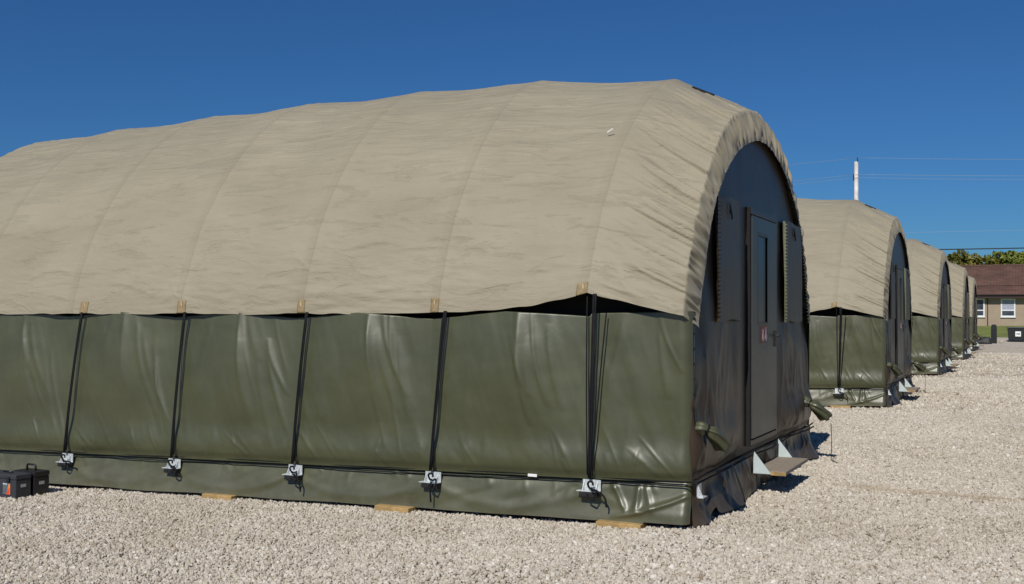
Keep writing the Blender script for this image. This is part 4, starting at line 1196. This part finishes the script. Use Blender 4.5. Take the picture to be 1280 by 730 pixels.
# main pole: seen above the ridge of the second tent
PX, PY, PH = -7.45, 60.75, 11.4
pole(PX, PY, PH, 'tall pale utility pole rising behind the second tent')
bx_, by_ = -34.0, 46.0
cx_, cy_ = 36.0, 72.0
pole(bx_, by_, 10.6, 'pale utility pole hidden behind the foreground tent')
pole(cx_, cy_, 11.2, 'pale utility pole beyond the right edge of the photograph')
def wire(name, a, b, sag, r, mat, label, group=None):
    bm = bmesh.new(); pts = []
    a, b = Vector(a), Vector(b)
    for i in range(33):
        t = i / 32; p = a.lerp(b, t); p.z -= sag * 4 * t * (1 - t); pts.append(p)
    tube(bm, pts, r, 6)
    return from_bm(name, bm, mat, None, True, label=label, cat='power line', group=group)
g_ = 'wires of the power line'
zt = PH + gz(PX, PY)
zr_ = 11.2 + gz(cx_, cy_); zl = 10.6 + gz(bx_, by_)
wire('overhead_wire', (PX + .08, PY - .05, zt + 0.24), (cx_ + .08, cy_, zr_ + 0.24), 0.55, 0.0085, WIRE, 'topmost thin wire running right from the tip of the pale pole', g_)
wire('overhead_wire', (PX, PY - .16, zt - 0.80), (cx_, cy_ - .16, zr_ - 0.80), 0.50, 0.0085, WIRE, 'upper of the close pair of wires running right from the pale pole', g_)
wire('overhead_wire', (PX, PY - .16, zt - 1.00), (cx_, cy_ - .16, zr_ - 1.15), 0.50, 0.0085, WIRE, 'lower of the close pair of wires running right from the pale pole', g_)
wire('overhead_wire', (PX + .08, PY - .05, zt + 0.24), (bx_ + .08, by_, zl + 0.24), 0.75, 0.0085, WIRE, 'topmost thin wire sloping down left from the tip of the pale pole', g_)
wire('overhead_wire', (PX, PY - .16, zt - 0.80), (bx_, by_ - .16, zl - 0.80), 0.75, 0.0085, WIRE, 'upper of the pair of wires sloping left from the pale pole', g_)
wire('overhead_wire', (PX, PY - .16, zt - 1.00), (bx_, by_ - .16, zl - 1.10), 0.75, 0.0085, WIRE, 'lower of the pair of wires sloping left from the pale pole', g_)
wire('overhead_wire', (-30, 98, 9.95), (40, 98, 9.9), 0.5, 0.011, WIRE, 'lone faint wire crossing the sky between the pole wires and the black cable')
wire('overhead_cable', (-34, 92.5, 7.9), (38, 92.5, 7.8), 0.35, 0.055, DKWIRE, 'thick black cable passing just above the treetops over the roof')

# ------------------------------------------------------------------ light
EL, AZ = R(42.5), R(176.5)           # sun behind the camera; light travels away from it
sd = Vector((math.sin(AZ) * math.cos(EL), math.cos(AZ) * math.cos(EL), math.sin(EL)))
sun = bpy.data.lights.new('sun', 'SUN'); sun.energy = 4.0; sun.angle = R(0.53); sun.color = (1.0, 0.95, 0.87)
so = bpy.data.objects.new('sun', sun); COL.objects.link(so)
so.rotation_euler = (-sd).to_track_quat('-Z', 'Y').to_euler(); so.location = (0, -30, 30)
w = bpy.data.worlds.new('World'); SC.world = w; w.use_nodes = True
nt = w.node_tree; nt.nodes.clear()
out = nt.nodes.new('ShaderNodeOutputWorld'); bgd = nt.nodes.new('ShaderNodeBackground')
sky = nt.nodes.new('ShaderNodeTexSky'); sky.sky_type = 'NISHITA'; sky.sun_disc = False
sky.sun_elevation = EL; sky.sun_rotation = AZ; sky.altitude = 200; sky.air_density = 1.0; sky.dust_density = 0.2; sky.ozone_density = 3.0
bgd.inputs['Strength'].default_value = 0.07
tint = nt.nodes.new('ShaderNodeMix'); tint.data_type = 'RGBA'; tint.blend_type = 'MULTIPLY'; tint.inputs['Factor'].default_value = 1.0
tint.inputs['B'].default_value = (0.225, 0.50, 0.83, 1)      # polarised, deep blue autumn sky
nt.links.new(sky.outputs[0], tint.inputs['A']); nt.links.new(tint.outputs['Result'], bgd.inputs['Color']); nt.links.new(bgd.outputs[0], out.inputs['Surface'])

# ------------------------------------------------------------------ camera (measured from the tents' vanishing lines)
yaw, pit, rol = R(26.02), R(1.216), R(-0.323)
f = Vector((-math.sin(yaw), math.cos(yaw), 0)); r_ = Vector((math.cos(yaw), math.sin(yaw), 0)); u = Vector((0, 0, 1))
f2 = f * math.cos(pit) + u * math.sin(pit); u2 = u * math.cos(pit) - f * math.sin(pit)
r3 = r_ * math.cos(rol) - u2 * math.sin(rol); u3 = u2 * math.cos(rol) + r_ * math.sin(rol)
cam = bpy.data.cameras.new('camera'); cam.sensor_width = 36.0; cam.lens = 1331.5 / 1280 * 36.0; cam.clip_end = 3000; cam.clip_start = 0.1
co = bpy.data.objects.new('camera', cam); COL.objects.link(co)
Mx = Matrix(((r3.x, u3.x, -f2.x, CAM.x), (r3.y, u3.y, -f2.y, CAM.y), (r3.z, u3.z, -f2.z, CAM.z), (0, 0, 0, 1)))
co.matrix_world = Mx
SC.camera = co
SC.view_settings.view_transform = 'Standard'; SC.view_settings.look = 'None'
SC.view_settings.exposure = 0.0; SC.view_settings.gamma = 1.0; SC.view_settings.use_curve_mapping = False
